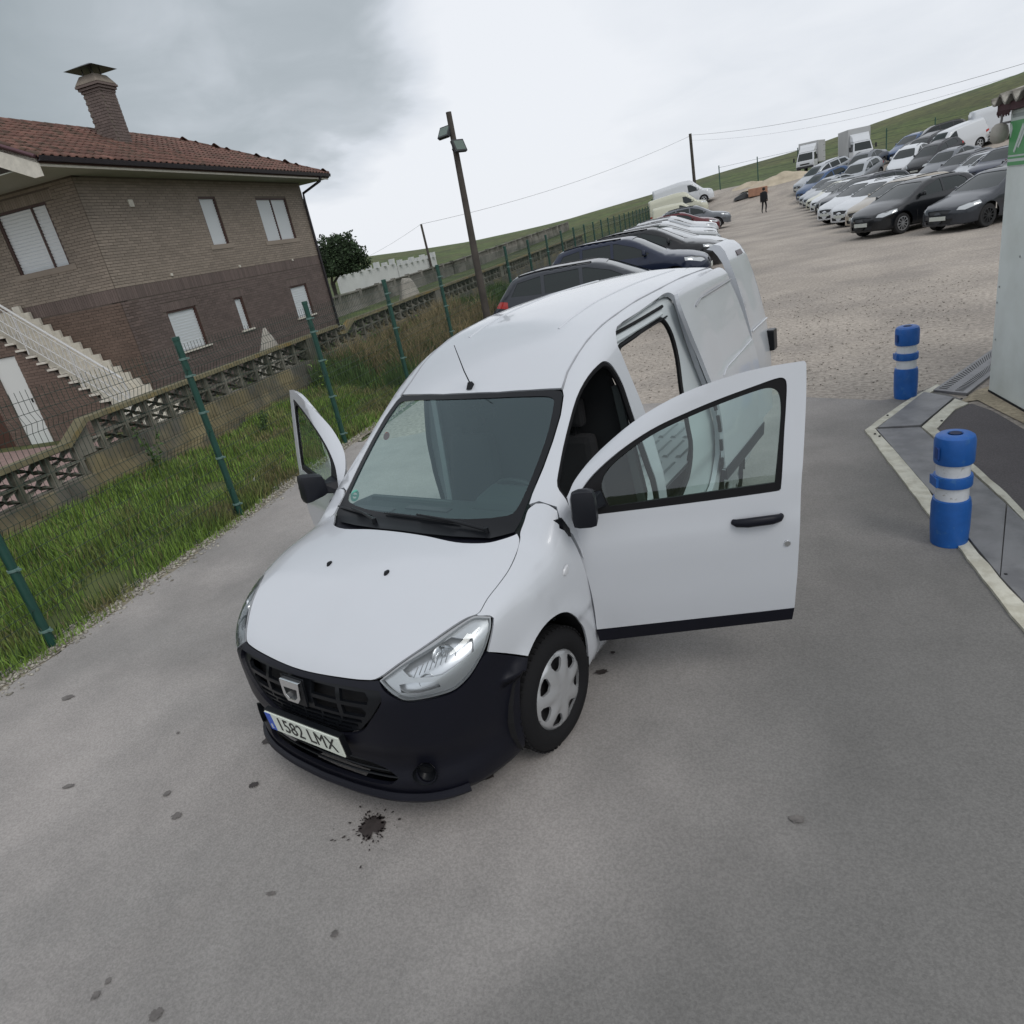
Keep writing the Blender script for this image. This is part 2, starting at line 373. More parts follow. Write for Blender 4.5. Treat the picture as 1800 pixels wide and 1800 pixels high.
def vR(x, y): return tab(y, [1.3, 1.6, 1.8, 2.05, 2.4, 2.8, 3.3, 3.8, 4.4], [1.53, 1.650, 1.725, 1.80, 1.865, 1.90, 1.91, 1.90, 1.875])-.05*(x/.62)**2
def vS(x, z): return .905+.09*(x/.65)**2+(z-1.07)*1.38+.10*(z-1.07)**2
def VF(x, y, z):
    w = np.abs(x)-vW(y, z)
    lo = smax(w, (vF(x, z)-y)*.95, .09); lo = smax(lo, (z-vT(x, y))*.95, .07); lo = smax(lo, .17-z, .05)
    ca = smax(w, (vS(x, z)-y)*.59, .10); ca = smax(ca, (z-vR(x, y))*.97, .11); ca = smax(ca, .6-z, .02)
    return smax(smin(lo, ca, .03), y-4.34, .06)
def sm(t): t = np.clip(t, 0, 1); return t*t*(3-2*t)
def S3(*yz, f=VF, off=0.):
    q = np.array(yz, float).reshape(-1, 2); o, d, r = SIDE.ray(q); return [tuple(p) for p in hit(f, o, d, r, off=off)]
van = empty('panel_van', (0, 0, 0), 0, 'white panel van with its front and side doors wide open', 'van')
def vp(name, frame, loops, m, parent=van, **k): return panel(name, VF, frame, loops, m, parent, **k)
def sym(half, rev=True): return list(half)+[(-p[0],)+tuple(p[1:]) for p in (half[::-1] if rev else half) if abs(p[0]) > 1e-6]
# bonnet
bon = [(0, .838, 0), (.2, .838, 0), (.397, .836, 0), (.536, .878, 0), (.607, .943, 0), (.655, .992, 0), (.682, .965, 0), (.715, .873, 0), (.739, .765, 0), (.743, .673, 0), (.738, .584, 0), (.742, .514, 0), (.735, .493, 0), (.705, .457, 0), (.667, .393, 0), (.610, .297, 0), (.535, .198, 0), (.462, .117, 0), (.392, .092, 0), (.269, .073, 0), (.132, .06, 0), (0, .055, 0)]
BONL = sym(spl([(p[0], p[1], 0) for p in bon], 30)[:0]+bon)
vp('bonnet', TOP, [spl(BONL, 40)], WHT, step=.035, thick=.012)
_q = np.array([(p[0], p[1]) for p in bon[5:14]]); bon3 = [tuple(p+np.array([.006, 0, 0])) for p in hit(VF, *TOP.ray(_q)[:2], 2.4)][::-1]
# fenders
fen = [(.748, .495, .928)]+bon3[1:-1]+[(.668, 1.003, 1.072), (.661, 1.055, 1.105), (.668, 1.105, 1.148), (.690, 1.140, 1.164), (.730, 1.150, 1.160), (.800, 1.150, 1.128), (.829, 1.098, 1.062), (.86, 1.14, 1.002), (.879, 1.165, .889), (.883, 1.198, .708), (.875, 1.213, .518), (.87, 1.224, .421), (.857, 1.262, .363), (.852, 1.28, .26), (.845, 1.22, .21), (.855, 1.155, .25), (.862, 1.135, .35), (.87, 1.118, .44), (.88, 1.088, .525), (.893, 1.024, .617), (.889, .965, .679), (.884, .902, .714), (.882, .83, .732), (.88, .756, .734), (.875, .683, .712), (.873, .611, .668), (.834, .553, .708), (.812, .438, .797), (.814, .493, .869), (.806, .525, .910), (.790, .520, .923)]
for mr in (0, 1): vp('front_wing', SLANT, [spl(fen, 50, 3)], WHT, step=.035, mirror=mr)
# roof
ditch = [(.594, 1.713, 1.577), (.577, 1.821, 1.642), (.58, 1.933, 1.698), (.583, 2.089, 1.757), (.587, 2.276, 1.8), (.592, 2.443, 1.822), (.593, 2.787, 1.85), (.593, 3.172, 1.859), (.571, 3.664, 1.86), (.561, 4.126, 1.846), (.56, 4.27, 1.83)]
roofhalf = [(0, 1.66, 0), (.2, 1.665, 0), (.4, 1.69, 0), (.585, 1.722, 0)]+[(p[0]-.004, p[1], 0) for p in ditch[1:]]+[(.3, 4.27, 0), (0, 4.27, 0)]
vp('roof', TOP, [sym(roofhalf)], WHT, step=.06)
dch = MB(); dch.tube([(p[0], p[1], p[2]+.0) for p in [tuple(q) for q in hit(VF, *[v for v in TOP.ray(np.array([[p[0], p[1]] for p in ditch]))[:2]], 2.4)]], .006, 6)
me_ = dch.mesh('roof_joint', mat('joint_grey', (.30, .31, .33), .5), True)
for sx in (1, -1):
    o_ = link('roof_joint', me_, van); o_.scale = (sx, 1, 1)
for sx in (1, -1):   # shallow pressed beads along the roof
    q = np.array([[sx*.34, y] for y in np.linspace(2.2, 4.1, 14)]); pts = hit(VF, *TOP.ray(q)[:2], 2.4)
    b = MB(); b.tube([tuple(p-np.array([0, 0, .004])) for p in pts], .010, 8); b.build('roof_bead', WHT, van, True)
# windscreen
wsh = [(0, 1.652, 1.588), (.2, 1.655, 1.587), (.368, 1.677, 1.585), (.55, 1.705, 1.578), (.588, 1.706, 1.570), (.610, 1.680, 1.555), (.640, 1.573, 1.478), (.653, 1.44, 1.384), (.656, 1.305, 1.289), (.650, 1.177, 1.2), (.650, 1.054, 1.111), (.638, .995, 1.075), (.541, .918, 1.072), (.36, .872, 1.086), (.174, .848, 1.096), (0, .846, 1.10)]
wg = [(0, 1.62, 1.57), (.2, 1.625, 1.57), (.5, 1.665, 1.555), (.555, 1.665, 1.545), (.580, 1.64, 1.525), (.612, 1.50, 1.42), (.620, 1.35, 1.32), (.618, 1.20, 1.21), (.606, 1.10, 1.145), (.57, 1.055, 1.13), (.36, .985, 1.13), (0, .955, 1.135)]
vp('windscreen', WSC, [sym(wsh)], GLS, step=.06, thick=.0, off=-.004)
vp('windscreen_border', WSC, [sym(wsh), spl(sym(wg), 60, 2)], BLKG, step=.05, thick=.002, off=.0005)
vp('scuttle_panel', WSC, [sym([(0, .94, 1.12), (.36, .965, 1.115), (.6, 1.03, 1.10), (.64, .99, 1.06), (.60, .93, 1.04), (.36, .84, 1.03), (0, .80, 1.03)])], BLK, step=.05, off=-.02)
# body sides
seamtop = [(x+.004, y, z) for x, y, z in ditch]
wsedge = [(.618, 1.68, 1.552), (.648, 1.573, 1.478), (.661, 1.44, 1.384), (.664, 1.305, 1.289), (.658, 1.177, 1.2), (.664, 1.13, 1.168)]
rearup = S3((4.30, .3), (4.305, .6), (4.305, 1.0), (4.30, 1.4), (4.29, 1.65), (4.275, 1.78))
rarch = [(3.64+.36*math.cos(a), .33+.36*math.sin(a)) for a in np.linspace(R_(200), R_(-20), 16)]
outer = wsedge+[(.70, 1.155, 1.172), (.79, 1.165, 1.142)]+S3((1.12, 1.075), (1.165, 1.0), (1.183, .9), (1.212, .7), (1.226, .5), (1.236, .40), (1.285, .30), (1.30, .2), (3.28, .2), *rarch, (4.0, .2), (4.28, .22))+rearup+seamtop[::-1]
dooap = [(.762, 1.245, 1.215), (.735, 1.333, 1.285), (.706, 1.484, 1.395), (.680, 1.684, 1.53), (.684, 1.838, 1.608), (.704, 1.97, 1.648), (.716, 2.02, 1.642), (.735, 2.066, 1.60), (.760, 2.105, 1.495), (.79, 2.105, 1.36)]+S3((2.11, 1.15), (2.14, .9), (2.155, .65), (2.13, .47), (2.04, .415), (1.47, .415), (1.35, .45), (1.30, .6), (1.285, .8), (1.265, .95), (1.215, 1.07), (1.225, 1.16))
slap = S3((2.29, .395), (2.265, .7), (2.255, 1.0), (2.25, 1.3))+[(.757, 2.222, 1.503), (.722, 2.205, 1.64), (.700, 2.21, 1.70), (.655, 2.33, 1.775), (.65, 2.65, 1.795), (.63, 3.08, 1.82), (.640, 3.18, 1.82), (.665, 3.215, 1.79), (.70, 3.22, 1.72)]+S3((3.21, 1.55), (3.23, 1.3), (3.29, 1.0), (3.29, .7), (3.22, .5), (3.1, .40))
dooap = spl(dooap, 60, 3); slap = spl(slap, 60, 3)
vp('body_side', SLANT, [outer, dooap, slap], WHT, step=.05, thick=.035)
vp('body_side', SLANT, [outer, dooap], WHT, step=.05, thick=.035, mirror=True)
through = [(.65, 2.37, 1.665), (.65, 2.54, 1.675), (.645, 2.90, 1.70), (.66, 3.0, 1.67), (.68, 3.05, 1.56), (.72, 3.03, 1.41), (.76, 2.95, 1.23), (.78, 2.91, 1.1), (.8, 2.89, 1.0), (.82, 2.87, .86), (.82, 2.81, .71), (.81, 2.7, .60), (.80, 2.56, .54), (.80, 2.38, .53)]+S3((2.32, .6), (2.30, .9), (2.29, 1.3), off=-.05)+[(.70, 2.25, 1.5), (.665, 2.25, 1.62), (.65, 2.29, 1.655)]
through = spl(through, 75, 3)
recess = [tuple(np.array(p)) for p in slap]
def grow(loop, g):
    L = np.array(loop); c = L.mean(0); return [tuple(p+(p-c)/np.linalg.norm(p-c)*g) for p in L]
vp('side_door_surround', SLANT, [grow(slap, .03), through], WHTI, step=.06, thick=.02, off=-.045)
def seal(name, loop, r, parent, m=SEAL, off=0., mirror=False, frame=SLANT):
    P2 = resample(frame.to2(np.array(loop, float)), .05); o, d, rg = frame.ray(P2); P = hit(VF, o, d, rg, off=off)
    if mirror: P = P*[-1, 1, 1]
    b = MB(); b.tube([tuple(p) for p in P]+[tuple(P[0])], r, 7, False); return b.build(name, m, parent, True)
seal('door_seal', grow(through, -.008), .016, van, off=-.05)
for mr in (0, 1): seal('door_seal', grow(dooap, -.010), .017, van, off=-.018, mirror=mr)
# sliding door rails in the recess
for zz, dz, r, m in ((1.735, 0, .011, SEAL), (1.70, 0, .013, WHTI), (1.668, 0, .006, SEAL)):
    pp = S3(*[(y, zz+.03*(y-2.3)) for y in np.linspace(2.27, 3.05 if r != .013 else 2.98, 8)], off=-.038)
    b = MB(); b.tube(pp, r, 8); b.build('sliding_rail', m, van, True)
b = MB(); b.tube(S3(*[(y, 1.79+.03*(y-2.3)) for y in np.linspace(2.26, 3.04, 8)], off=-.02), .009, 8); b.build('sliding_rail', SEAL, van, True)
# bumper
gr_half = [(0, -.0, .50), (.2, .0, .505), (.34, .02, .545), (.42, .04, .625), (.488, .07, .715), (.478, .09, .762), (.3, .07, .765), (0, .0, .757)]
bump_ = [(0, .05, .778), (.132, .055, .781), (.269, .068, .785), (.392, .088, .789), (.462, .112, .796), (.495, .1, .765), (.546, .097, .737), (.596, .116, .709), (.688, .193, .700), (.738, .259, .698), (.776, .331, .729), (.797, .393, .777), (.806, .43, .793), (.834, .553, .702), (.873, .607, .660), (.876, .560, .60), (.873, .530, .52), (.868, .512, .42), (.858, .508, .3), (.838, .515, .2), (.79, .38, .185), (.72, .25, .18), (.60, .13, .175), (.40, .045, .17), (.2, .02, .17), (0, .02, .17)]
low = [(0, 0, .365), (.2, .0, .365), (.40, .03, .335), (.46, .06, .30), (.40, .04, .262), (.2, .0, .255), (0, 0, .255)]
fog = [(.585+.052*math.cos(a), .11, .325+.045*math.sin(a)) for a in np.linspace(0, 2*math.pi, 15)[:-1]]
def mir(l): return [(-p[0], p[1], p[2]) for p in l]
bump = bump_
vp('front_bumper', CYL, [spl(sym(bump), 45, 3), spl(sym(gr_half), 50), spl(sym(low), 60), fog, mir(fog)], BLK, step=.032, thick=.02)
slots = []
for z0, z1, zc in ((.690, .742, 0), (.622, .672, 0)):
    xs = [(.085, .245), (.27, .43 if z0 > .65 else .395)]
    for x0, x1 in xs:
        for sx in (1, -1): slots.append([(sx*x, 0, z) for x, z in ((x0, z0), (x1, z0), (x1+(.018 if x1 > .3 else 0), (z0+z1)/2), (x1, z1), (x0, z1))])
for z0, z1, xm in ((.588, .606, .375), (.562, .578, .345), (.538, .553, .30), (.518, .530, .20)):
    n = 6; w_ = 2*xm/n
    for i in range(n): slots.append([(-xm+w_*i+.006, 0, z0), (-xm+w_*(i+1)-.006, 0, z0), (-xm+w_*(i+1)-.006, 0, z1), (-xm+w_*i+.006, 0, z1)])
vp('radiator_grille', CYL, [grow(sym(gr_half), -.004)]+slots, BLKG, step=.035, thick=.018, off=-.016)
for l, q in ((gr_half, .07), (low, .06)): vp('grille_shade_sheet', CYL, [grow(sym(l), .02)], DARK, step=.08, thick=0, off=-q)  # dark sheets stand in for the shade behind the openings
for z_ in (.335, .31, .285):
    P = hit(VF, *CYL.ray(np.stack([np.linspace(-.38, .38, 18), np.full(18, z_)], 1))[:2], 1.45, off=-.022); b = MB(); b.tube([tuple(p) for p in P], .006, 6); b.build('grille_bar', BLKG, van, True)
for sx in (1, -1):
    b = MB(); b.lathe([(.0, .05), (.030, .045), (.048, .02), (.055, 0)], 18, (0, 0, 0), 'y'); o_ = b.build('fog_light_recess', BLKG, van, True); o_.location = (sx*.585, .10, .325); o_.rotation_euler = (0, 0, sx*.55)
# spoiler lip under the bumper
P = hit(VF, *CYL.ray(np.stack([np.linspace(-.62, .62, 40), np.full(40, .215)], 1))[:2], 1.45, off=.012); b = MB(); b.tube([(p[0], p[1], p[2]-.015*(1-abs(p[0])*.4)) for p in P], .021, 8); b.build('bumper_lip', BLK, van, True)
# badge
b = MB(); sh = [(-.066, .052), (.066, .052), (.058, -.03), (.036, -.056), (-.036, -.056), (-.058, -.03)]; si = [(-.047, .016), (.047, .016), (.040, -.024), (.022, -.040), (-.022, -.040), (-.040, -.024)]
n = 6; V = [(x, -.0, z) for x, z in sh]+[(x, 0, z) for x, z in si]+[(x, .02, z) for x, z in sh]+[(x, .02, z) for x, z in si]
b.add(V, [(i, (i+1) % n, n+(i+1) % n, n+i) for i in range(n)]+[(i, 2*n+i, 2*n+(i+1) % n, (i+1) % n) for i in range(n)]+[(n+i, n+(i+1) % n, 3*n+(i+1) % n, 3*n+i) for i in range(n)])
o_ = b.build('badge', CHR, van, bevel=.002); o_.location = (-.015, -.012, .700); o_.rotation_euler = (-.10, 0, 0)
b = MB(); b.add([(x, .012, z) for x, z in si], [tuple(range(6))]); b.add([(x*1.25, .022, z*1.25) for x, z in sh], [tuple(range(6))]); b.box(-.072, .072, .018, .03, -.075, .06); c_ = b.build('badge_mount', BLKG, o_)
# number plate
b = MB(); b.box(-.26, .26, -.004, .004, -.055, .055); pl = b.build('number_plate', PLW, van, bevel=.002); pl.location = (0, -.032, .483); pl.rotation_euler = (.06, 0, 0)
b = MB(); b.box(-.266, .266, .003, .03, -.061, .061); b.build('plate_holder', BLKG, pl)
b = MB(); b.box(-.257, -.215, -.0055, -.003, -.052, .052); b.build('plate_band', PLB, pl)
_m = Matrix.Translation((.022, -.0055, .0)) @ Matrix.Rotation(R_(90), 4, 'X')
text_mesh('plate_lettering', '1582 LMX', .112, mat('plate_black', (.01, .01, .01), .4), pl, _m, xs=.88, ext=.0008)
text_mesh('plate_lettering', 'E', .035, PLW, pl, Matrix.Translation((-.236, -.0065, -.028)) @ Matrix.Rotation(R_(90), 4, 'X'), ext=.0005)
# headlights
hl_ = [(.472, .108, .794), (.543, .186, .840), (.621, .284, .879), (.681, .384, .909), (.716, .450, .924), (.745, .487, .927), (.790, .518, .914), (.802, .484, .874), (.798, .431, .817), (.789, .391, .783), (.768, .331, .739), (.735, .261, .710), (.688, .195, .712), (.596, .118, .721), (.550, .099, .748), (.505, .1, .776)]
hl = spl(hl_, 42)
HOUS = mat('headlight_reflector', (.72, .73, .75), .28, metal=.8); ORG = mat('orange_bulb', (.55, .16, .02), .3); HG = mat('headlight_grey', (.30, .31, .32), .4)
for mr in (0, 1):
    sx = -1 if mr else 1; h_ = empty('headlight', parent=van)
    vp('lens', CYL, [hl], LENS, h_, step=.03, thick=.0, off=.001, mirror=mr)
    vp('lens_edge', CYL, [grow(hl, .002), grow(hl, -.006)], HG, h_, step=.03, thick=.02, off=-.004, mirror=mr)
    vp('headlight_bowl', CYL, [grow(hl, .004)], HOUS, h_, step=.03, thick=.0, off=-.055, mirror=mr)
    vp('headlight_trim', CYL, [grow(hl, -.004), [(.60, .2, .845), (.70, .35, .885), (.75, .42, .868), (.755, .40, .82), (.69, .25, .782), (.60, .15, .795), (.572, .14, .815)], [(.56, .12, .772), (.62, .14, .777), (.69, .22, .765), (.70, .22, .735), (.63, .15, .730), (.57, .11, .742)]], mat('headlight_trim_silver', (.55, .56, .57), .3, metal=.5), h_, step=.03, thick=.006, off=-.022, mirror=mr)
    for (x, y, z, r) in ((.675, .305, .835, .050), (.635, .215, .757, .034)):
        b = MB(); b.lathe([(.004, .045), (r*.6, .038), (r*.92, .018), (r, 0), (r*1.05, 0)], 20, (0, 0, 0), 'y'); b.lathe([(.0, .0), (.009, .004), (.009, .04)], 10, (0, 0, 0), 'y')
        o_ = b.build('headlight_reflector', CHR, h_, True); o_.location = (sx*x, y+.0, z); o_.rotation_euler = (0, 0, sx*.75)
    b = MB(); b.lathe([(.0, 0), (.010, .003), (.012, .012), (.009, .02)], 10, (0, 0, 0), 'y'); o_ = b.build('indicator_bulb', ORG, h_, True); o_.location = (sx*.768, .375, .795); o_.rotation_euler = (0, 0, sx*.9)
    b = MB()
    for k in range(7): b.bar((sx*(.612+.013*k), .170+.020*k, .802+.002*k), (sx*(.622+.013*k), .20+.020*k, .838+.004*k), .003)
    b.build('reflector_rib', HG, h_)['kind'] = 'stuff'
# side repeater, washer jets, aerial, wipers
for sx in (1, -1):
    b = MB(); b.lathe([(0, .010), (.020, .008), (.026, 0)], 14, (0, 0, 0), 'x'); o_ = b.build('side_indicator', LENS if 0 else mat('indicator_white', (.55, .56, .58), .2), van, True); o_.location = (sx*.880, 1.015, .885); o_.scale = (sx, 1.25, .75); o_.rotation_euler = (.5, 0, 0)
    b = MB(); b.lathe([(0, .012), (.009, .010), (.012, 0), (.013, -.01)], 10); o_ = b.build('washer_jet', BLKG, van, True); zz = hit(VF, *TOP.ray(np.array([[sx*.205-.03, .555]]))[:2], 2.4)[0]; o_.location = tuple(zz); o_.scale = (1, 1.6, 1)
zz = hit(VF, *TOP.ray(np.array([[-.01, 1.70]]))[:2], 2.4)[0]
ae = empty('aerial', tuple(zz), 0, parent=van)
b = MB(); b.hexa([(-.018, -.028, -.01), (.018, -.028, -.01), (.022, .03, -.01), (-.022, .03, -.01), (-.009, -.012, .03), (.009, -.012, .03), (.009, .012, .03), (-.009, .012, .03)]); b.build('aerial_base', BLKG, ae, bevel=.004)
b = MB(); b.tube([(0, 0, .02), (0, -.03, .10), (.005, -.075, .26)], [.004, .0035, .002], 6); b.build('aerial_rod', BLKG, ae, True)
def wpt(x, v, up=.018):
    p = hit(VF, *WSC.ray(np.array([[x, v]]))[:2], 4.2)[0]; g = grad(VF, p[None])[0]; return tuple(p+g*up)
for piv, a_, b_, m_ in (((.50, 1.438), (-.20, 1.475), (.33, 1.462), (.06, 1.472)), ((-.22, 1.418), (-.64, 1.500), (-.28, 1.452), (-.47, 1.482))):
    wp = empty('wiper', parent=van)
    b = MB(); b.tube([wpt(*piv, .02), wpt((piv[0]+m_[0])/2, (piv[1]+m_[1])/2, .035), wpt(*m_, .03)], [.010, .007, .005], 8); b.lathe([(0, .02), (.013, .018), (.015, -.02)], 12, wpt(*piv, .01)); b.build('wiper_arm', BLKG, wp, True)
    b = MB(); b.tube([wpt(a_[0]+(b_[0]-a_[0])*t, a_[1]+(b_[1]-a_[1])*t, .014) for t in np.linspace(0, 1, 9)], [.004]+[.007]*7+[.004], 6); b.build('wiper_blade', BLKG, wp, True)
# badge-side details on the screen: stickers and mirror
p = wpt(-.545, 1.995, -.012); b = MB(); b.lathe([(0, 0), (.026, .0)], 16, (0, 0, 0), 'z'); o_ = b.build('round_sticker', mat('sticker_red', (.35, .06, .04), .5), van); o_.location = p; o_.rotation_euler = (R_(54), 0, 0)
p = wpt(-.565, 1.585, -.012); b = MB(); b.lathe([(0.018, 0), (.036, .0)], 20); b.box(-.018, .018, -.006, .006, -.0005, .0005); o_ = b.build('round_sticker', mat('sticker_green', (.10, .42, .32), .5), van); o_.location = p; o_.rotation_euler = (R_(54), 0, 0)
mi_ = empty('interior_mirror', parent=van); b = MB(); b.tube([(0.02, 1.66, 1.52), (0.02, 1.69, 1.47)], .010, 8); b.build('mirror_stalk', BLKG, mi_, True); b = MB(); b.box(-.09, .13, 1.685, 1.71, 1.43, 1.49); b.build('mirror_housing', BLKG, mi_, bevel=.01)
# wheels
def make_wheel(parent, loc, flip, steer=0., name='wheel'):
    w = empty(name, loc, steer, parent=parent)
    prof = [(.200, -.012), (.215, .004), (.240, .010), (.270, .006), (.295, -.012), (.306, -.028), (.3105, -.045), (.3105, -.062), (.304, -.064), (.304, -.070), (.311, -.072), (.311, -.100), (.304, -.102), (.304, -.108), (.311, -.110), (.311, -.138), (.304, -.140), (.304, -.146), (.3105, -.148), (.306, -.166), (.29, -.188), (.24, -.195), (.2, -.19)]
    b = MB(); b.lathe([(r, z) for r, z in prof], 56, (0, 0, 0), 'x'); 
    for k in range(56):
        a = 2*math.pi*k/56
        b.hexa([(x, r*math.cos(q), r*math.sin(q)) for r in (.304, .3125) for x, q in ((-.038, a), (-.038, a+.055), (-.020, a+.055), (-.020, a))])
    o1 = b.build('tyre', RUB, w, True, angle=.6)
    loops = [[(.204*math.cos(a), .204*math.sin(a)) for a in np.linspace(0, 2*math.pi, 57)[:-1]]]
    for k in range(7):
        a = 2*math.pi*(k+.5)/7+.2; dw = .30; dn = .16
        loops.append(smooth_loop([(.178*math.cos(a-dw), .178*math.sin(a-dw)), (.182*math.cos(a), .182*math.sin(a)), (.178*math.cos(a+dw), .178*math.sin(a+dw)), (.118*math.cos(a+dn), .118*math.sin(a+dn)), (.112*math.cos(a), .112*math.sin(a)), (.118*math.cos(a-dn), .118*math.sin(a-dn))], 1))
    P2, T = cdt(loops, .014)
    r = np.hypot(P2[:, 0], P2[:, 1]); th = np.arctan2(P2[:, 1], P2[:, 0])-.2
    spoke = np.cos(7*th)  # 1 on the spoke axis
    h = .020-.030*np.clip((r-.05)/.155, 0, 1)**1.6+.006*spoke*np.clip((r-.06)/.05, 0, 1)*np.clip((.2-r)/.03, 0, 1)-.012*np.clip((r-.192)/.012, 0, 1)-.004*((r < .046) & (r > .040))
    V = np.stack([h, P2[:, 0], P2[:, 1]], 1); nv = len(V); V2 = V-np.array([.012, 0, 0])
    F = T.tolist(); ed = {(t[i], t[(i+1) % 3]) for t in F for i in range(3)}; bd = [(i, j) for i, j in ed if (j, i) not in ed]
    F2 = F+[[c+nv for c in t[::-1]] for t in F]+[[j, i, i+nv, j+nv] for i, j in bd]
    me = me_from('wheel_trim', np.concatenate([V, V2]), F2, ALU, smooth=True); me.set_sharp_from_angle(angle=.55); link('wheel_trim', me, w)
    b = MB(); b.lathe([(0, -.045), (.15, -.05), (.197, -.03), (.205, -.015)], 32, (0, 0, 0), 'x')
    for k in range(4): a = k*math.pi/2; b.lathe([(0, -.02), (.012, -.022), (.012, -.05)], 8, (0, .055*math.cos(a), .055*math.sin(a)), 'x')
    b.build('rim', mat('dark_steel_rim', (.03, .03, .032), .5, metal=.3), w, True)
    if flip: w.scale = (-1, 1, 1)
    return w
make_wheel(van, (.852, .83, .311), False, -.02); make_wheel(van, (-.852, .83, .311), True, -.02); make_wheel(van, (.845, 3.64, .311), False); make_wheel(van, (-.845, 3.64, .311), True)
for yc in (.80, 3.64):
    for sx in (1, -1):
        b = MB(); n = 16; rr = .352
        for i in range(n):
            a0, a1 = math.pi*(-.12+1.24*i/n), math.pi*(-.12+1.24*(i+1)/n)
            b.add([(sx*x, yc+rr*math.cos(a), .365+rr*math.sin(a)) for x, a in ((.845, a0), (.845, a1), (.60, a1), (.60, a0))], [(0, 1, 2, 3)])
        b.add([(sx*.60, yc+rr*math.cos(a), .365+rr*math.sin(a)) for a in np.linspace(-.12*math.pi, 1.12*math.pi, 17)], [tuple(range(17))]); b.build('wheel_arch_liner', DARK, van)
# underbody, floor, interior
b = MB(); b.box(-.58, .58, .30, 1.3, .20, .24); b.box(-.72, .72, 1.3, 3.2, .22, .27); b.box(-.58, .58, 3.2, 4.2, .24, .28); b.box(-.55, .55, .45, 1.0, .24, .72); b.build('underbody_blocker', DARK, van)  # plain dark boxes added to block light from below and keep gaps dark
b = MB(); b.box(-.74, .74, 1.0, 2.30, .30, .34); b.box(-.70, .70, 1.0, 1.03, .34, .95); b.build('cab_floor', DASH, van)
fl = MB(); fl.box(-.70, .62, 2.30, 4.30, .52, .545); lf = fl.build('load_floor', WHTI, van)
b = MB()
for k in range(11):
    x = -.62+.11*k
    for (y0, y1) in ((2.36, 2.80), (2.86, 3.30), (3.40, 3.80), (3.86, 4.24)): b.hexa([(x, y0, .545), (x+.05, y0, .545), (x+.05, y1, .545), (x, y1, .545), (x+.012, y0+.02, .558), (x+.038, y0+.02, .558), (x+.038, y1-.02, .558), (x+.012, y1-.02, .558)])
b.build('floor_ribs', WHTI, lf)
b = MB(); b.box(.62, .80, 2.32, 3.22, .36, .46); b.build('side_step', BLK, van); b = MB(); b.box(.60, .64, 2.32, 3.3, .44, .535); b.build('floor_edge', mat('dark_floor_edge', (.03, .035, .04), .6), van)
for sx in (1, -1):
    b = MB(); b.box(*sorted((sx*.74, sx*.64)), 3.35, 3.95, .545, .68); b.build('wheel_box', WHTI, van, bevel=.05)
b = MB(); b.box(-.78, .78, 4.25, 4.36, .30, .52); b.build('rear_bumper', BLK, van, bevel=.03)
bk_ = [(sx*x, z) for sx in (1, -1) for x, z in ([(.74, .40), (.80, .8), (.76, 1.1), (.72, 1.3), (.62, 1.66), (.4, 1.76)] if sx > 0 else [(.4, 1.76), (.62, 1.66), (.72, 1.3), (.76, 1.1), (.80, .8), (.74, .40)])]
b = MB(); b.prism(bk_, 2.155, 2.175, lambda u, v, t: (u, t, v)); b.build('bulkhead', mat('bulkhead_black', (.012, .013, .015), .8), van)
# inner pillars light strip
for sx in (1, -1):
    b = MB(); b.bar((sx*.70, 2.13, 1.48), (sx*.79, 2.145, .55), .05, .03); b.build('pillar_trim', WHTI if sx < 0 else DASH, van, bevel=.008)
def seat(x):
    s = empty('seat', (x, 0, 0), parent=van)
    b = MB(); b.hexa([(-.24, 1.56, .50), (.24, 1.56, .50), (.22, 2.04, .48), (-.22, 2.04, .48), (-.24, 1.52, .66), (.24, 1.52, .66), (.22, 2.04, .62), (-.22, 2.04, .62)]); b.build('seat_cushion', CLOTH, s, bevel=.04)
    b = MB(); b.hexa([(-.22, 1.92, .60), (.22, 1.92, .60), (.23, 2.06, .62), (-.23, 2.06, .62), (-.17, 2.03, 1.20), (.17, 2.03, 1.20), (.17, 2.13, 1.20), (-.17, 2.13, 1.20)]); b.build('backrest', CLOTH, s, bevel=.045)
    b = MB(); b.box(-.12, .12, 2.03, 2.12, 1.25, 1.42); b.bar((-.05, 2.08, 1.18), (-.05, 2.08, 1.27), .012); b.bar((.05, 2.08, 1.18), (.05, 2.08, 1.27), .012); b.build('headrest', CLOTH, s, bevel=.03)
    b = MB(); b.box(-.22, .22, 1.58, 2.0, .34, .50); b.build('seat_base', DASH, s)
seat(.37); seat(-.40)
da = empty('dashboard', parent=van)
b = MB(); pr = [(.98, .70), (.98, 1.02), (1.06, 1.055), (1.22, 1.06), (1.36, 1.045), (1.42, 1.00), (1.42, .86), (1.34, .78), (1.30, .55), (1.1, .5)]
b.prism(pr, -.70, .70, lambda u, v, t: (t, u, v)); b.build('dash_body', DASH, da, bevel=.015)
b = MB(); b.hexa([(.17, 1.22, 1.04), (.60, 1.22, 1.04), (.58, 1.44, .98), (.19, 1.44, .98), (.22, 1.26, 1.12), (.55, 1.26, 1.12), (.55, 1.44, 1.14), (.22, 1.44, 1.14)]); b.build('instrument_hood', DASH, da, bevel=.03)
for x0, x1, y0 in ((-.60, -.30, 1.10), (-.24, .08, 1.16), (-.20, .16, 1.02)):
    b = MB(); b.box(x0, x1, y0, y0+.05, 1.058, 1.066); b.build('dash_vent', BLKG, da, bevel=.003)
b = MB(); b.box(-.62, .02, 1.27, 1.285, 1.05, 1.075); b.build('dash_ridge', mat('dash_light_trim', (.12, .13, .13), .5), da, bevel=.004)
st = empty('steering_wheel', (.37, 1.50, 1.00), parent=van); st.rotation_euler = (R_(-62), 0, 0)
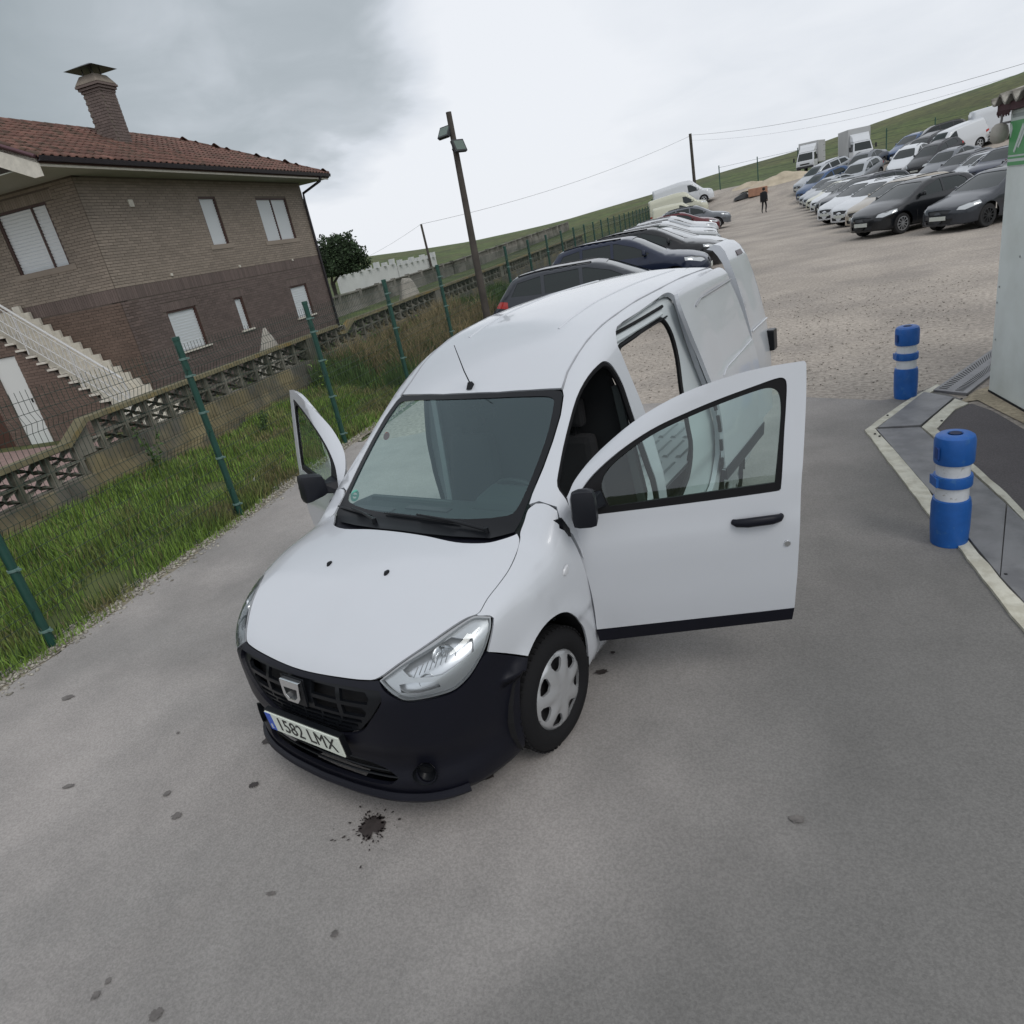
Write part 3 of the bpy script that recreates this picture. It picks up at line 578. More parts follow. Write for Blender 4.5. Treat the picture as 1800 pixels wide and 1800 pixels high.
b = MB(); b.tube([(.185*math.cos(a), .185*math.sin(a), 0) for a in np.linspace(0, 2*math.pi, 33)], .015, 8, False); b.build('wheel_rim', mat('steering_black', (.02, .02, .022), .5), st, True)
b = MB(); b.box(-.07, .07, -.06, .06, -.03, .02); b.box(-.18, .18, -.02, .02, -.015, 0); b.box(-.02, .02, -.18, 0, -.015, 0); b.build('wheel_hub', DASH, st, bevel=.01)
# front doors, built shut and swung open about the hinge
dl = [(.857, 1.245, .42), (.872, 1.250, .60), (.876, 1.236, .79), (.866, 1.206, .96), (.850, 1.182, 1.07), (.836, 1.186, 1.15), (.822, 1.215, 1.205), (.809, 1.25, 1.266), (.789, 1.337, 1.357), (.771, 1.458, 1.441), (.754, 1.60, 1.512), (.740, 1.807, 1.575), (.729, 2.069, 1.618), (.728, 2.22, 1.628), (.729, 2.352, 1.628), (.733, 2.360, 1.615), (.765, 2.346, 1.463), (.821, 2.312, 1.212), (.85, 2.290, 1.063), (.876, 2.266, .803), (.866, 2.241, .443), (.862, 2.238, .42)]
win = [(.846, 1.225, 1.068), (.838, 1.232, 1.13), (.822, 1.275, 1.20), (.808, 1.345, 1.272), (.792, 1.475, 1.358), (.774, 1.635, 1.430), (.763, 1.794, 1.478), (.753, 1.955, 1.518), (.745, 2.12, 1.551), (.741, 2.240, 1.572), (.745, 2.268, 1.550), (.765, 2.258, 1.45), (.796, 2.238, 1.327), (.848, 2.200, 1.070), (.848, 2.18, 1.060), (.848, 1.747, 1.060)]
glz = [(.843, 1.40, 1.100), (.828, 1.375, 1.20), (.812, 1.405, 1.275), (.795, 1.50, 1.343), (.778, 1.64, 1.405), (.765, 1.79, 1.452), (.755, 1.955, 1.494), (.748, 2.11, 1.526), (.746, 2.19, 1.534), (.751, 2.232, 1.508), (.768, 2.238, 1.44), (.80, 2.221, 1.33), (.843, 2.180, 1.105)]
dl, win, glz = spl(dl, 55), spl(win, 60), spl(glz, 70)
trim = S3((1.245, .418), (2.238, .418), (2.228, .348), (1.25, .348))
MIRR = mat('mirror_housing_black', (.008, .009, .013), .42, spec=.25)
def front_door(mr, ang):
    sx = -1 if mr else 1; hx, hy = .842, 1.215
    Mt = Matrix.Translation((sx*hx, hy, 0)) @ Matrix.Rotation(-sx*ang, 4, 'Z') @ Matrix.Translation((-sx*hx, -hy, 0))
    d = vp('front_door', SLANT, [dl, win], WHT, van, step=.05, thick=.028, mirror=mr); d.matrix_local = Mt
    vp('window_frame', SLANT, [grow(win, .006), glz], SEAL, d, step=.045, thick=.02, off=-.006, mirror=mr)
    vp('door_window', SLANT, [grow(glz, .012)], GLS2, d, step=.08, thick=0, off=-.014, mirror=mr)
    vp('sill_trim', SLANT, [trim], BLK, d, step=.04, thick=.03, off=.004, mirror=mr)
    vp('door_card', SLANT, [grow(S3((1.27, .45), (1.25, .9), (1.25, 1.05), (2.2, 1.05), (2.22, .9), (2.2, .45)), 0)], DASH, d, step=.08, thick=.03, off=-.035, mirror=mr)
    p = S3((2.08, .942), off=.0)[0]
    b = MB(); b.tube([(0, -.112, 0), (.018, -.10, .0), (.034, -.05, .002), (.034, .06, .002), (.02, .098, 0), (0, .112, 0)], [.012, .016, .019, .019, .016, .012], 10); o_ = b.build('door_handle', BLK, d, True); o_.location = (sx*p[0], p[1], p[2]); o_.scale = (sx, 1, 1.25)
    p = S3((2.21, .80))[0]; b = MB(); b.lathe([(0, .006), (.014, .006), (.017, 0)], 14, (0, 0, 0), 'x'); o_ = b.build('door_lock', CHR, d, True); o_.location = (sx*p[0], p[1], p[2]); o_.scale = (sx, 1, 1)
    mm = empty('door_mirror', (sx*.865, 1.285, 1.165), parent=d)
    b = MB(); b.hexa([(.02, -.05, -.055), (.17, -.065, -.075), (.185, .055, -.075), (.02, .055, -.055), (.03, -.05, .07), (.155, -.055, .105), (.17, .055, .105), (.03, .055, .07)]); me = b.mesh('mirror_housing', MIRR, True, bevel=.035, angle=.9); link('mirror_housing', me, mm)
    b = MB(); b.box(.055, .145, .048, .054, -.035, .06); b.build('mirror_glass', CHR, mm)
    b = MB(); b.hexa([(-.05, -.06, -.07), (.04, -.035, -.05), (.04, .035, -.05), (-.03, .10, -.06), (-.05, -.02, .0), (.04, -.025, .01), (.04, .03, .01), (-.04, .08, .02)]); b.build('mirror_foot', MIRR, mm, bevel=.01)
    mm.scale = (sx*1.08, 1.08, 1.05)
    return d
front_door(False, R_(61.5)); front_door(True, R_(64))
for sx in (1, -1):
    b = MB(); P_ = S3((1.105, 1.10), (1.112, 1.055), (1.125, 1.01), (1.140, 1.0), (1.150, 1.04), (1.140, 1.10), off=.003); b.add([(sx*p[0], p[1], p[2]) for p in P_]+[(sx*(p[0]-.03), p[1], p[2]) for p in P_], [(0, 1, 2, 3, 4, 5)]+[(i, (i+1) % 6, 6+(i+1) % 6, 6+i) for i in range(6)]); b.build('mirror_base_cover', BLKG, van)
# sliding door slid fully back
sd = [(.72, 3.14, 1.83), (.745, 3.105, 1.775), (.77, 3.10, 1.69), (.81, 3.125, 1.54), (.84, 3.165, 1.38), (.88, 3.20, 1.21), (.91, 3.24, 1.07), (.94, 3.24, .89), (.94, 3.23, .73), (.94, 3.24, .54), (.93, 3.27, .47), (.93, 4.335, .47), (.93, 4.345, .7), (.92, 4.34, 1.0), (.88, 4.335, 1.27), (.80, 4.31, 1.53), (.745, 4.23, 1.74), (.72, 4.20, 1.80), (.69, 4.16, 1.835), (.68, 4.05, 1.845), (.70, 3.76, 1.845)]
def VFs(x, y, z):
    # door skin with its pressed-in window recess
    ww = .0
    t = sm(np.minimum((z-(1.17+.045*(y-3.4)))/.05, ((1.74+.03*(y-3.4))-z)/.04))*sm((y-3.2)/.4)
    return smax(np.abs(x)-vW(np.minimum(y, 4.2), z), (z-vR(x, np.minimum(y, 4.2)))*.97, .11)+.012*t
sl = panel('sliding_door', VFs, SLANT, [smooth_loop(sd, 1)], WHT, van, step=.035, off=.058, thick=.028)
panel('sill_trim', VFs, SLANT, [[(.94, 3.245, .53), (.93, 3.27, .43), (.93, 4.335, .43), (.93, 4.34, .53)]], BLK, sl, step=.05, off=.066, thick=.04)
b = MB()
for z0, z1 in ((1.06, .98), (.94, .82), (.76, .68), (.62, .54)):
    b = MB(); b.tube([(p[0]-.012, 3.222, p[2]) for p in S3((3.2, z0), (3.2, (z0+z1)/2), (3.2, z1), off=.045)], .013, 8); b.build('edge_hole_shade', DARK, sl, True)  # dark tubes paint the shade of the holes in the door edge
for (ya, yb, za, zb, m_, r_) in ((3.34, 4.24, 1.722, 1.735, HG, .006), (3.46, 4.32, 1.195, 1.235, WHT, .0045)):  # the grey tube paints the dark shade line of the upper crease
    b = MB(); pp = S3(*[(ya+(yb-ya)*t, za+(zb-za)*t-.03*max(0, 1-t*7)) for t in np.linspace(0, 1, 14)], off=.060); b.tube(pp, r_, 6); b.build('door_crease', m_, sl, True)
# rear door leaf open behind the sliding door
rd = empty('rear_door', (0, 0, 0), 0, parent=van)
zs = [.50, .8, 1.05, 1.3, 1.5, 1.7, 1.85, 1.94, 1.985, 2.0]; xs_ = [.86, .865, .865, .835, .795, .745, .70, .665, .63, .58]; yend = [4.88, 4.88, 4.88, 4.88, 4.88, 4.88, 4.87, 4.82, 4.77, 4.74]
V = []; F = []
for z, x, ye in zip(zs, xs_, yend):
    ys_ = [4.37, 4.50, 4.62, ye-.05, ye-.015, ye]
    for j, yy in enumerate(ys_): V.append((x-(.03 if j == 5 else (.006 if j == 4 else 0))-(0 if z > 1.9 else .012*(j in (1, 2))*(1.28 < z < 1.8)), yy, z))
for i in range(len(zs)-1):
    for j in range(5): F.append((i*6+j, i*6+j+1, (i+1)*6+j+1, (i+1)*6+j))
nv = len(V); V += [(x-.06, y, z-(.03 if z > 1.9 else 0)) for x, y, z in V]; F2 = F+[tuple(c+nv for c in f[::-1]) for f in F]
ed = {(f[i], f[(i+1) % 4]) for f in F for i in range(4)}
F2 += [(j, i, i+nv, j+nv) for i, j in ed if (j, i) not in ed]
me = me_from('door_skin', V, F2, WHT, True); bm = bmesh.new(); bm.from_mesh(me); bmesh.ops.recalc_face_normals(bm, faces=bm.faces); bm.to_mesh(me); bm.free(); me.set_sharp_from_angle(angle=.7)
o_ = link('door_skin', me, rd)
b = MB(); b.hexa([(.655, 4.60, 1.905), (.675, 4.60, 1.865), (.675, 4.74, 1.865), (.655, 4.74, 1.905), (.680, 4.60, 1.912), (.702, 4.60, 1.872), (.702, 4.74, 1.872), (.680, 4.74, 1.912)]); b.build('brake_light', mat('brake_light_grey', (.05, .03, .035), .3), rd, bevel=.004)
b = MB(); b.box(.83, .905, 4.80, 4.92, 1.02, 1.20); b.build('rear_lamp', BLKG, rd, bevel=.015)
b = MB(); b.tube([(.842, 4.40, 1.285), (.838, 4.86, 1.30)], .006, 6); b.build('door_crease', WHT, rd, True)
# ---------------------------------------------------------------- terrain
def sm(t): t = np.clip(t, 0, 1); return t*t*(3-2*t)
def fenx(y): return -3.62-.328*y
HAZ = [-3.2, -1.4, -1.0, -.79, -.638, -.506, -.338, -.218, -.099, .005, .1, .3, .8, 1.6, 3.2]
HHZ = [2.5, 3.0, 2.6, 2.86, 1.64, 2.21, 4.44, 5.9, 8.0, 10.0, 13, 19, 22, 12, 2.5]
def TZ(x, y):
    x = np.asarray(x, float); y = np.asarray(y, float)
    t = (y-50)/22+(x+10)/60; lot = 2.2*sm((t-.1)/.8)*sm((x+45)/12)
    d = (fenx(y)-x)/1.05; lot = lot+(.16*sm(d/2.3)-.46*sm((d-2.75)/.5))*sm((75-y)/10)
    dx, dy = x-2.49, y+1.39; r = np.hypot(dx, dy); az = np.arctan2(dx, dy); hz = np.interp(az, HAZ, HHZ)
    hz = hz+.12*np.sin(x*.21+1)*np.sin(y*.17)*sm((r-100)/40)
    k = sm((r-78)/72)*sm((y+20)/60)
    return lot*(1-k)+hz*k-np.clip(r-150, 0, None)*.012
GRM = mat('field_grass', (.056, .080, .017), .95, var=.28, vscale=.12, col2=(.072, .080, .024), c2s=.05, bump=.6, bscale=9, speck=(.9, .35))
az = np.linspace(-math.pi, math.pi, 301)[:-1]; rr = np.concatenate([[0.], np.geomspace(1.5, 2500, 130)]); AZ, RR = np.meshgrid(az, rr)
gx = 2.49+RR*np.sin(AZ); gy = -1.39+RR*np.cos(AZ); gz = TZ(gx, gy)-.012; gz = gz-.35*((gx > fenx(gy)+.8) & (gy > 8) & (gy < 73) & (gx < 12))
nA = len(az); i, j = np.meshgrid(np.arange(len(rr)-1), np.arange(nA), indexing='ij'); j2 = (j+1) % nA
Fq = np.stack([i*nA+j, (i+1)*nA+j, (i+1)*nA+j2, i*nA+j2], -1).reshape(-1, 4)
g_ = link('ground', me_fast('ground', np.stack([gx, gy, gz], -1).reshape(-1, 3), Fq[:, ::-1], GRM, True)); g_['kind'] = 'structure'
def sheet(name, loop, m, dz, step=1., kind='structure', jag=0., parent=None, thick=0):
    if jag:
        L = resample(loop, .22 if jag < .1 else .4); L = L+RNG.normal(0, jag, L.shape)*.6
    else: L = np.array(loop, float)
    P2, T = cdt([L], step); z = TZ(P2[:, 0], P2[:, 1])+dz
    o = link(name, me_from(name, np.column_stack([P2, z]), T.tolist(), m, smooth=True), parent)
    if kind: o['kind'] = kind
    return o
GRV = mat('gravel_lot', (.345, .305, .262), .95, var=.14, vscale=.35, col2=(.27, .24, .21), c2s=.5, c2lo=.42, c2hi=.62, bump=.8, bscale=26, speck=(17, .26))
lotL = [(fenx(y)+.3, y) for y in (4.9, 12, 25, 40, 55, 66, 72)]
sheet('gravel_lot', [(-9, 4.9)][:0]+lotL+[(-14, 76), (0, 74), (14, 70), (16, 30), (14, 10), (9, 5.2), (3.2, 5.6), (1.6, 5.6), (0, 5.9), (-3, 4.9)], GRV, .0, 1.1)
asl = [(fenx(y)+.17, y) for y in (-14, -6, -2, 1, 3, 5.0)]
aedge = [(-5.1, 5.1), (-4.6, 5.22), (-3.85, 5.72), (-2.6, 6.3), (-1.2, 6.7), (0, 6.95), (.35, 6.98), (.8, 6.78), (1.2, 6.72), (1.5, 6.62), (1.75, 6.75), (1.95, 7.05)]
sheet('asphalt', asl+aedge+[(2.3, 6.5), (2.2, 5.9), (2.6, 5.2), (9, 3.0), (11, -14)], ASPH, .008, .9, jag=.035)
ASP2 = mat('dark_asphalt', (.105, .095, .098), .9, var=.1, vscale=2, bump=.5, bscale=170, speck=(90, .2))
CONC = mat('pale_concrete', (.58, .565, .48), .85, var=.10, vscale=6, col2=(.46, .44, .36), c2s=9, bump=.3, bscale=60)
STL = mat('grey_steel_plate', (.215, .215, .220), .55, metal=.25, var=.12, vscale=5, col2=(.165, .165, .172), c2s=4)
def G(*pp):
    """ground points below the camera rays of measured picture points, worked out once with the solved camera"""
    return pp
sheet('dark_asphalt_patch', [(1.99, 5.74), (2.20, 6.30), (2.33, 6.42), (2.50, 6.20), (2.75, 5.60), (3.4, 4.2), (4.6, 1.6), (4.2, .8), (3.2, 2.4), (2.73, 3.83), (2.40, 4.75)], ASP2, .014, .6, jag=.012)
DIRT = mat('sandy_dirt', (.33, .28, .20), .95, var=.2, vscale=2, bump=.8, bscale=40, speck=(25, .2))
sheet('dirt_strip', [(2.22, 6.45), (2.38, 6.55), (2.60, 6.1), (2.95, 5.4), (4.2, 2.6), (6, 2.6), (4, 6), (2.6, 7.2), (2.36, 6.9)], DIRT, .011, .6)
CAMX = np.array(CAM['p'])
def gp(px, py, z=0.):
    d = np.array(_f)*CAM['f']+np.array(_r)*(px-900)+np.array(_u)*(900-py); t = (z-CAMX[2])/d[2]; p = CAMX+t*d; return (p[0], p[1])
# cast strips and steel plates that cross the tarmac beside the cabin
kerb = empty('cable_ramp', (0, 0, 0), 0, 'pale concrete strips and steel plates laid across the tarmac beside both bollards', 'cable ramp')
def slab(name, pts, z0, z1, m, parent, bevel=0.004):
    b = MB(); q = pts if (sum((pts[k][0]-pts[k-1][0])*(pts[k][1]+pts[k-1][1]) for k in range(len(pts))) < 0) else pts[::-1]
    b.prism(q, z0, z1, lambda u, v, t: (u, v, t)); return b.build(name, m, parent, bevel=bevel)
def rough(pts, s=.12, j=.008):
    L = resample(pts, s); return [tuple(p) for p in L+RNG.normal(0, j*.35, L.shape)]
o1 = [gp(*p) for p in ((1519.5, 760), (1575, 833), (1631, 908), (1689, 973), (1740, 1041.7), (1800, 1114), (1830, 1152))]; i1 = [gp(*p) for p in ((1537.5, 758), (1590, 815), (1638.6, 875.6), (1693, 944), (1754, 1020), (1800, 1067), (1830, 1100))]
slab('concrete_strip', rough(o1+i1[::-1]), .0, .026, CONC, kerb, 0)
o2 = [gp(*p) for p in ((1519.5, 760), (1560, 730), (1600, 704), (1647.7, 678.8))]; i2 = [gp(*p) for p in ((1537.5, 758), (1575, 731), (1610, 708), (1655, 682))]
slab('concrete_strip', rough(o2+i2[::-1]), .0, .024, CONC, kerb, 0)
a1 = [gp(*p) for p in ((1620.6, 754.6), (1660, 788), (1707, 830), (1765, 884), (1800, 921), (1830, 950))]; b1_ = [gp(*p) for p in ((1646, 758), (1675, 784), (1707, 818), (1768.6, 872), (1800, 906), (1830, 934))]
slab('concrete_strip', rough(a1+b1_[::-1], .12, .006), .0, .026, CONC, kerb, 0)
slab('concrete_strip', rough([gp(*p) for p in ((1620.6, 754.6), (1655, 724), (1678, 705), (1703, 713), (1678, 724), (1646, 758))], .1, .005), .0, .026, CONC, kerb, 0)
def lerp2(a, b, t): return (a[0]+(b[0]-a[0])*t, a[1]+(b[1]-a[1])*t)
LF = [gp(*p) for p in ((1540, 759), (1640, 876), (1756, 1021), (1830, 1101))]; RT = [gp(*p) for p in ((1618, 755), (1705, 829), (1800, 922), (1830, 951))]
plates = [(gp(1541, 759), gp(1617, 756), gp(1700, 831), gp(1642, 877)), (gp(1643, 879), gp(1702, 833), gp(1768, 893), gp(1757, 1020)), (gp(1758, 1022), gp(1770, 895), gp(1832, 955), gp(1832, 1102)),
          (gp(1543, 757), gp(1624, 694), gp(1676, 704), gp(1618, 753))]
for k, q in enumerate(plates): slab('steel_plate', list(q), .012, .030+.002*k, STL, kerb)
sp = [gp(1626, 693), gp(1699, 697), gp(1676, 703)]
gr_ = empty('grating_ramp', (0, 0, 0), 0, 'grey slotted steel channel cover leading from the plates to the white cabin', 'channel cover')
ga, gb, gc, gd = gp(1640, 690), gp(1700, 696), gp(1752, 655), gp(1752, 612)
slab('channel_frame', [ga, gb, gc, gd], .0, .03, STL, gr_)
SLOT = mat('slot_shade', (.05, .05, .05), .8)  # dark bars paint the shade inside the open slots
b = MB()
for (u0, u1) in ((.10, .34), (.60, .84)):
    for k in range(26):
        t0 = .04+.036*k; t1 = t0+.014
        A = lerp2(lerp2(ga, gb, u0), lerp2(gd, gc, u0), t0); B = lerp2(lerp2(ga, gb, u1), lerp2(gd, gc, u1), t0+.004); C = lerp2(lerp2(ga, gb, u1), lerp2(gd, gc, u1), t1+.004); D = lerp2(lerp2(ga, gb, u0), lerp2(gd, gc, u0), t1)
        b.hexa([(*p, .029) for p in (A, B, C, D)]+[(*p, .0325) for p in (A, B, C, D)])
o_ = b.build('slot_shade_bars', SLOT, gr_); o_['kind'] = 'stuff'
b = MB()
for p in (gp(1628, 697), gp(1560, 735), gp(1538, 768), gp(1690, 706), gp(1655, 745), gp(1546, 772), gp(1767, 1018), gp(1700, 700)): b.lathe([(0, .036), (.010, .035), (.011, .028)], 8, (p[0], p[1], 0))
o_ = b.build('plate_bolts', DARK, kerb); o_['kind'] = 'stuff'
# ---------------------------------------------------------------- bollards
BLU = mat('bollard_blue', (.010, .10, .37), .45, var=.14, vscale=9, col2=(.03, .13, .36), c2s=22, c2lo=.60, c2hi=.66, bump=.1, bscale=60); WBAND = mat('reflective_white', (.64, .66, .68), .35, var=.07, vscale=14, col2=(.42, .42, .40), c2s=26, c2lo=.60, c2hi=.68)
def bollard(loc, rz, label):
    t = empty('bollard', loc, rz, label, 'bollard', 'blue and white plastic bollards')
    b = MB(); b.lathe([(.098, 0), (.106, .01), (.112, .12), (.113, .28), (.106, .325), (.095, .33), (.06, .325)], 32); b.build('bollard_base', BLU, t, True, angle=.6)
    b = MB(); b.lathe([(.094, .325), (.094, .42), (.094, .57)], 32); b.build('bollard_core', WBAND, t, True)
    b = MB(); b.lathe([(.094, .418), (.108, .42), (.110, .428), (.110, .482), (.108, .49), (.094, .492)], 32); b.box(-.115, -.095, -.05, .05, .425, .485); b.build('bollard_ring', BLU, t, True, angle=.6)
    b = MB(); b.lathe([(.094, .572), (.108, .574), (.112, .584), (.113, .72), (.106, .745), (.090, .757), (.045, .76), (.040, .754), (.036, .70), (0, .695)], 32); b.build('bollard_cap', BLU, t, True, angle=.6)
    b = MB(); b.lathe([(0, .7625), (.034, .7625)], 20); b.build('cap_hole_disc', mat('hole_shade_navy', (.004, .012, .05), .7), t)  # flat dark disc, the shade of the hole put into its colour
    b = MB(); b.tube([(0, 0, 0), (0, .012, -.004), (0, .016, -.02), (0, .010, -.035), (0, -.008, -.038)], .0035, 6); o = b.build('cap_hook', BLU, t, True); o.location = (-.108, -.035, .64); b = MB(); b.hexa([(-.117, -.055, .615), (-.104, -.055, .615), (-.104, -.005, .615), (-.117, -.005, .615), (-.117, -.055, .69), (-.104, -.055, .69), (-.104, -.005, .69), (-.117, -.005, .69)]); b.build('cap_recess_patch', mat('recess_shade_blue', (.006, .045, .2), .6), t, bevel=.004)  # the darker blue block paints the shade of a recess in the cap
bollard((2.325, 3.38, .0), R_(25), 'nearer blue and white bollard standing beside the pale concrete strip')
bollard((1.735, 6.72, .0), R_(25), 'farther blue and white bollard at the corner of the gravel lot')
# ---------------------------------------------------------------- white cabin on the right
CABW = mat('white_cabin_panel', (.66, .71, .69), .5, var=.05, vscale=1.5, col2=(.56, .60, .57), c2s=1.1, c2lo=.5, c2hi=.7)
ang = math.atan2(-.68, .28)
cab = empty('cabin', (2.465, 6.84, 0), ang, 'white panel cabin with a fibre cement roof at the right edge', 'cabin')
# local x runs along the visible wall towards the camera, local y to its back
b = MB(); b.box(0, 4.5, 0, 3.2, .02, 2.56); b.build('wall', CABW, cab)
b = MB()
for k in range(4): b.box(.9*k+.88, .9*k+.895, -.006, -.002, .05, 2.5)
o_ = b.build('panel_joint', mat('joint_dull', (.38, .42, .41), .6), cab); o_['kind'] = 'stuff'
b = MB(); b.box(0, 4.5, -.008, .01, 0, .03); b.build('base_trim', DARK, cab)
for q in ((.03, .9), (.05, 1.05), (.40, 1.35), (.06, .55)):
    b = MB(); b.lathe([(0, .0), (.010, .0), (.010, .004)], 8, (0, 0, 0), 'y'); o_ = b.build('screw_head', mat('screw_grey', (.3, .32, .32), .5), cab); o_.location = (q[0], -.006, q[1])
ROOF2 = mat('fibre_cement', (.30, .285, .25), .9, var=.25, vscale=4, col2=(.15, .14, .12), c2s=7, bump=.5, bscale=50); RED2 = mat('red_oxide_fascia', (.055, .022, .026), .8, var=.2, vscale=8)
V = []; F = []; nx_ = 120
for k in range(nx_+1):
    x = -.17+4.8*k/nx_; h = .040*math.cos(x*2*math.pi/.21)
    for y, dz in ((-.10, 0), (3.4, .5)): V += [(x, y, 2.66+h+dz), (x, y, 2.64+h+dz)]
for k in range(nx_):
    a = 4*k; F += [(a, a+4, a+6, a+2), (a+1, a+3, a+7, a+5), (a, a+1, a+5, a+4), (a+2, a+6, a+7, a+3)]
link('roof_sheet', me_from('roof_sheet', V, F, ROOF2, True), cab).data.set_sharp_from_angle(angle=.8)
b = MB(); b.hexa([(-.13, -.06, 2.55), (4.6, -.06, 2.55), (4.6, 3.3, 2.55), (-.13, 3.3, 2.55), (-.13, -.06, 2.615), (4.6, -.06, 2.615), (4.6, 3.3, 2.9), (-.13, 3.3, 2.9)])
for k in range(16): x = -.13+.016*k; b.box(x, x+.009, -.065, -.055, 2.535-.012*(k % 3), 2.56)
b.build('fascia', RED2, cab)
lamp = empty('wall_lamp', (2.465, 6.84, 0), ang, 'beige rounded lamp housing fixed under the roof edge at the cabin corner', 'wall lamp')
BEI = mat('aged_beige', (.34, .32, .28), .6, var=.15, vscale=14)
b = MB(); b.lathe([(.0, .0), (.06, .01), (.095, .05), (.10, .12), (.085, .19), (.05, .225), (.0, .235)], 20); o_ = b.build('lamp_housing', BEI, lamp, True); o_.location = (-.055, -.06, 2.30); o_.scale = (.72,)*3
b = MB(); b.tube([(-.04, -.06, 2.45), (-.04, -.05, 2.56)], .010, 8); b.tube([(-.04, -.06, 2.46), (.02, -.01, 2.46)], .009, 8); b.build('lamp_bracket', mat('bracket_grey', (.16, .15, .15), .6), lamp, True)
sg = empty('wall_sign', (2.465, 6.84, 0), ang, 'green and white sign screwed to the cabin wall beneath the roof', 'sign')
GRN = mat('sign_green', (.08, .30, .11), .45, var=.06, vscale=20); SWH = mat('sign_white', (.50, .56, .53), .5)
b = MB(); b.box(.025, .56, -.010, -.004, 2.10, 2.545); b.build('sign_board', SWH, sg)
b = MB(); b.box(.030, .555, -.013, -.0095, 2.19, 2.46); b.build('sign_field', GRN, sg)
for q in ([(.13, 2.22), (.155, 2.205), (.30, 2.40), (.27, 2.43)], [(.06, 2.33), (.035, 2.40), (.06, 2.445), (.085, 2.40)], [(.20, 2.25), (.225, 2.24), (.36, 2.41), (.33, 2.43)]):
    b = MB(); b.prism(q, -.0165, -.0125, lambda u, v, t: (u, t, v)); b.build('sign_mark', SWH, sg)
b = MB(); b.box(.03, .555, -.012, -.0095, 2.105, 2.135); b.box(.03, .555, -.0125, -.0095, 2.160, 2.175); b.build('sign_band', GRN, sg)
b = MB(); b.box(.06, .5, -.0115, -.0095, 2.485, 2.515); b.build('sign_letter_line', mat('faded_grey', (.30, .34, .33), .6), sg)
# ---------------------------------------------------------------- green mesh fence
FGR = mat('fence_green', (.012, .060, .045), .45, var=.1, vscale=9); FWR = mat('fence_wire', (.012, .030, .020), .5); CLM = mat('fence_clamp', (.12, .20, .18), .4)
DYF = 2.548/math.hypot(1, .328)
fence = empty('mesh_fence', (fenx(.217), .217, 0), 0, 'green welded mesh fence with round posts along the left of the tarmac', 'fence')
b = MB(); b.lathe([(.036, -.2), (.036, 2.0), (.040, 2.005), (.040, 2.04), (.0, 2.045)], 14); pm = b.mesh('post', FGR, True, angle=.6)
b = MB(); b.lathe([(.037, 0), (.044, .002), (.044, .022), (.037, .024)], 14); b.box(.035, .075, -.012, .012, .004, .02); cm = b.mesh('clamp', CLM, True, angle=.6)
dirw = Vector((-.328, 1, 0)).normalized()
def wire_panel(n_v, r, name):
    b = MB(); zz = [.05, .28, .36, .44, .95, 1.03, 1.11, 1.62, 1.70, 1.78, 1.96]; off = {.36: .035, 1.03: .035, 1.70: .035}
    Lp = 2.548
    for k in range(n_v):
        s = .04+(Lp-.08)*k/(n_v-1); pts = [(off.get(z, 0), s, z) for z in zz]
        V = []; F = []
        for q, (x, y, z) in enumerate(pts):
            for a in (0, 2.094, 4.189): V.append((x+r*math.cos(a), y+r*math.sin(a), z))
        for q in range(len(pts)-1):
            for a in range(3): F.append((q*3+a, q*3+(a+1) % 3, q*3+3+(a+1) % 3, q*3+3+a))
        b.add(V, F)
    for z, x in [(.05, 0), (.28, 0), (.36, .035), (.44, 0), (.62, 0), (.78, 0), (.95, 0), (1.03, .035), (1.11, 0), (1.28, 0), (1.45, 0), (1.62, 0), (1.70, .035), (1.78, 0), (1.88, 0)]:
        b.tube([(x+.003, .02, z), (x+.003, Lp-.02, z)], r*1.1, 3, False)
    return b.mesh(name, FWR)
wpA = wire_panel(50, .0026, 'wire_panel'); wpB = wire_panel(26, .004, 'wire_panel')
rzf = math.atan2(dirw.y, dirw.x)-math.pi/2
for i in range(-3, 27):
    Y = .217+DYF*i; X = fenx(Y); z = float(TZ(X+.3, Y)); loc = (X-fenx(.217), Y-.217, z)
    p = link('post', pm, fence, loc); p.rotation_euler = (0, 0, rzf)
    if i < 9:
        for zc in (.14, .70, 1.22, 1.62, 1.80) if i < 5 else (.7, 1.5):
            c = link('clamp', cm, p, (0, 0, zc))
    w = link('wire_panel', wpA if i < 6 else wpB, fence, loc); w.rotation_euler = (0, 0, rzf); w['kind'] = 'stuff'
# ---------------------------------------------------------------- decorative block wall behind it
CW = mat('weathered_concrete', (.185, .175, .145), .95, var=.25, vscale=2.5, col2=(.085, .085, .062), c2s=1.6, c2lo=.44, c2hi=.62, bump=.6, bscale=30, objrand=.18)
MOSS = mat('mossy_coping', (.13, .115, .065), .95, var=.3, vscale=5, col2=(.17, .12, .035), c2s=2.2, c2lo=.52, c2hi=.66, bump=.7, bscale=26)
wx = lambda y: -6.3-.35*y
wall = empty('block_wall', (wx(0), 0, 0), math.atan2(.35, 1), 'weathered grey wall of pierced concrete blocks behind the green fence', 'wall')
kl = math.hypot(1, .35)       # local +y runs along the wall
b = MB(); q = .2
for (x0, x1, z0, z1) in ((-q, q, -q, -q+.028), (-q, q, q-.028, q), (-q, -q+.028, -q+.028, q-.028), (q-.028, q, -q+.028, q-.028)): b.box(-.05, .05, x0, x1, z0, z1)
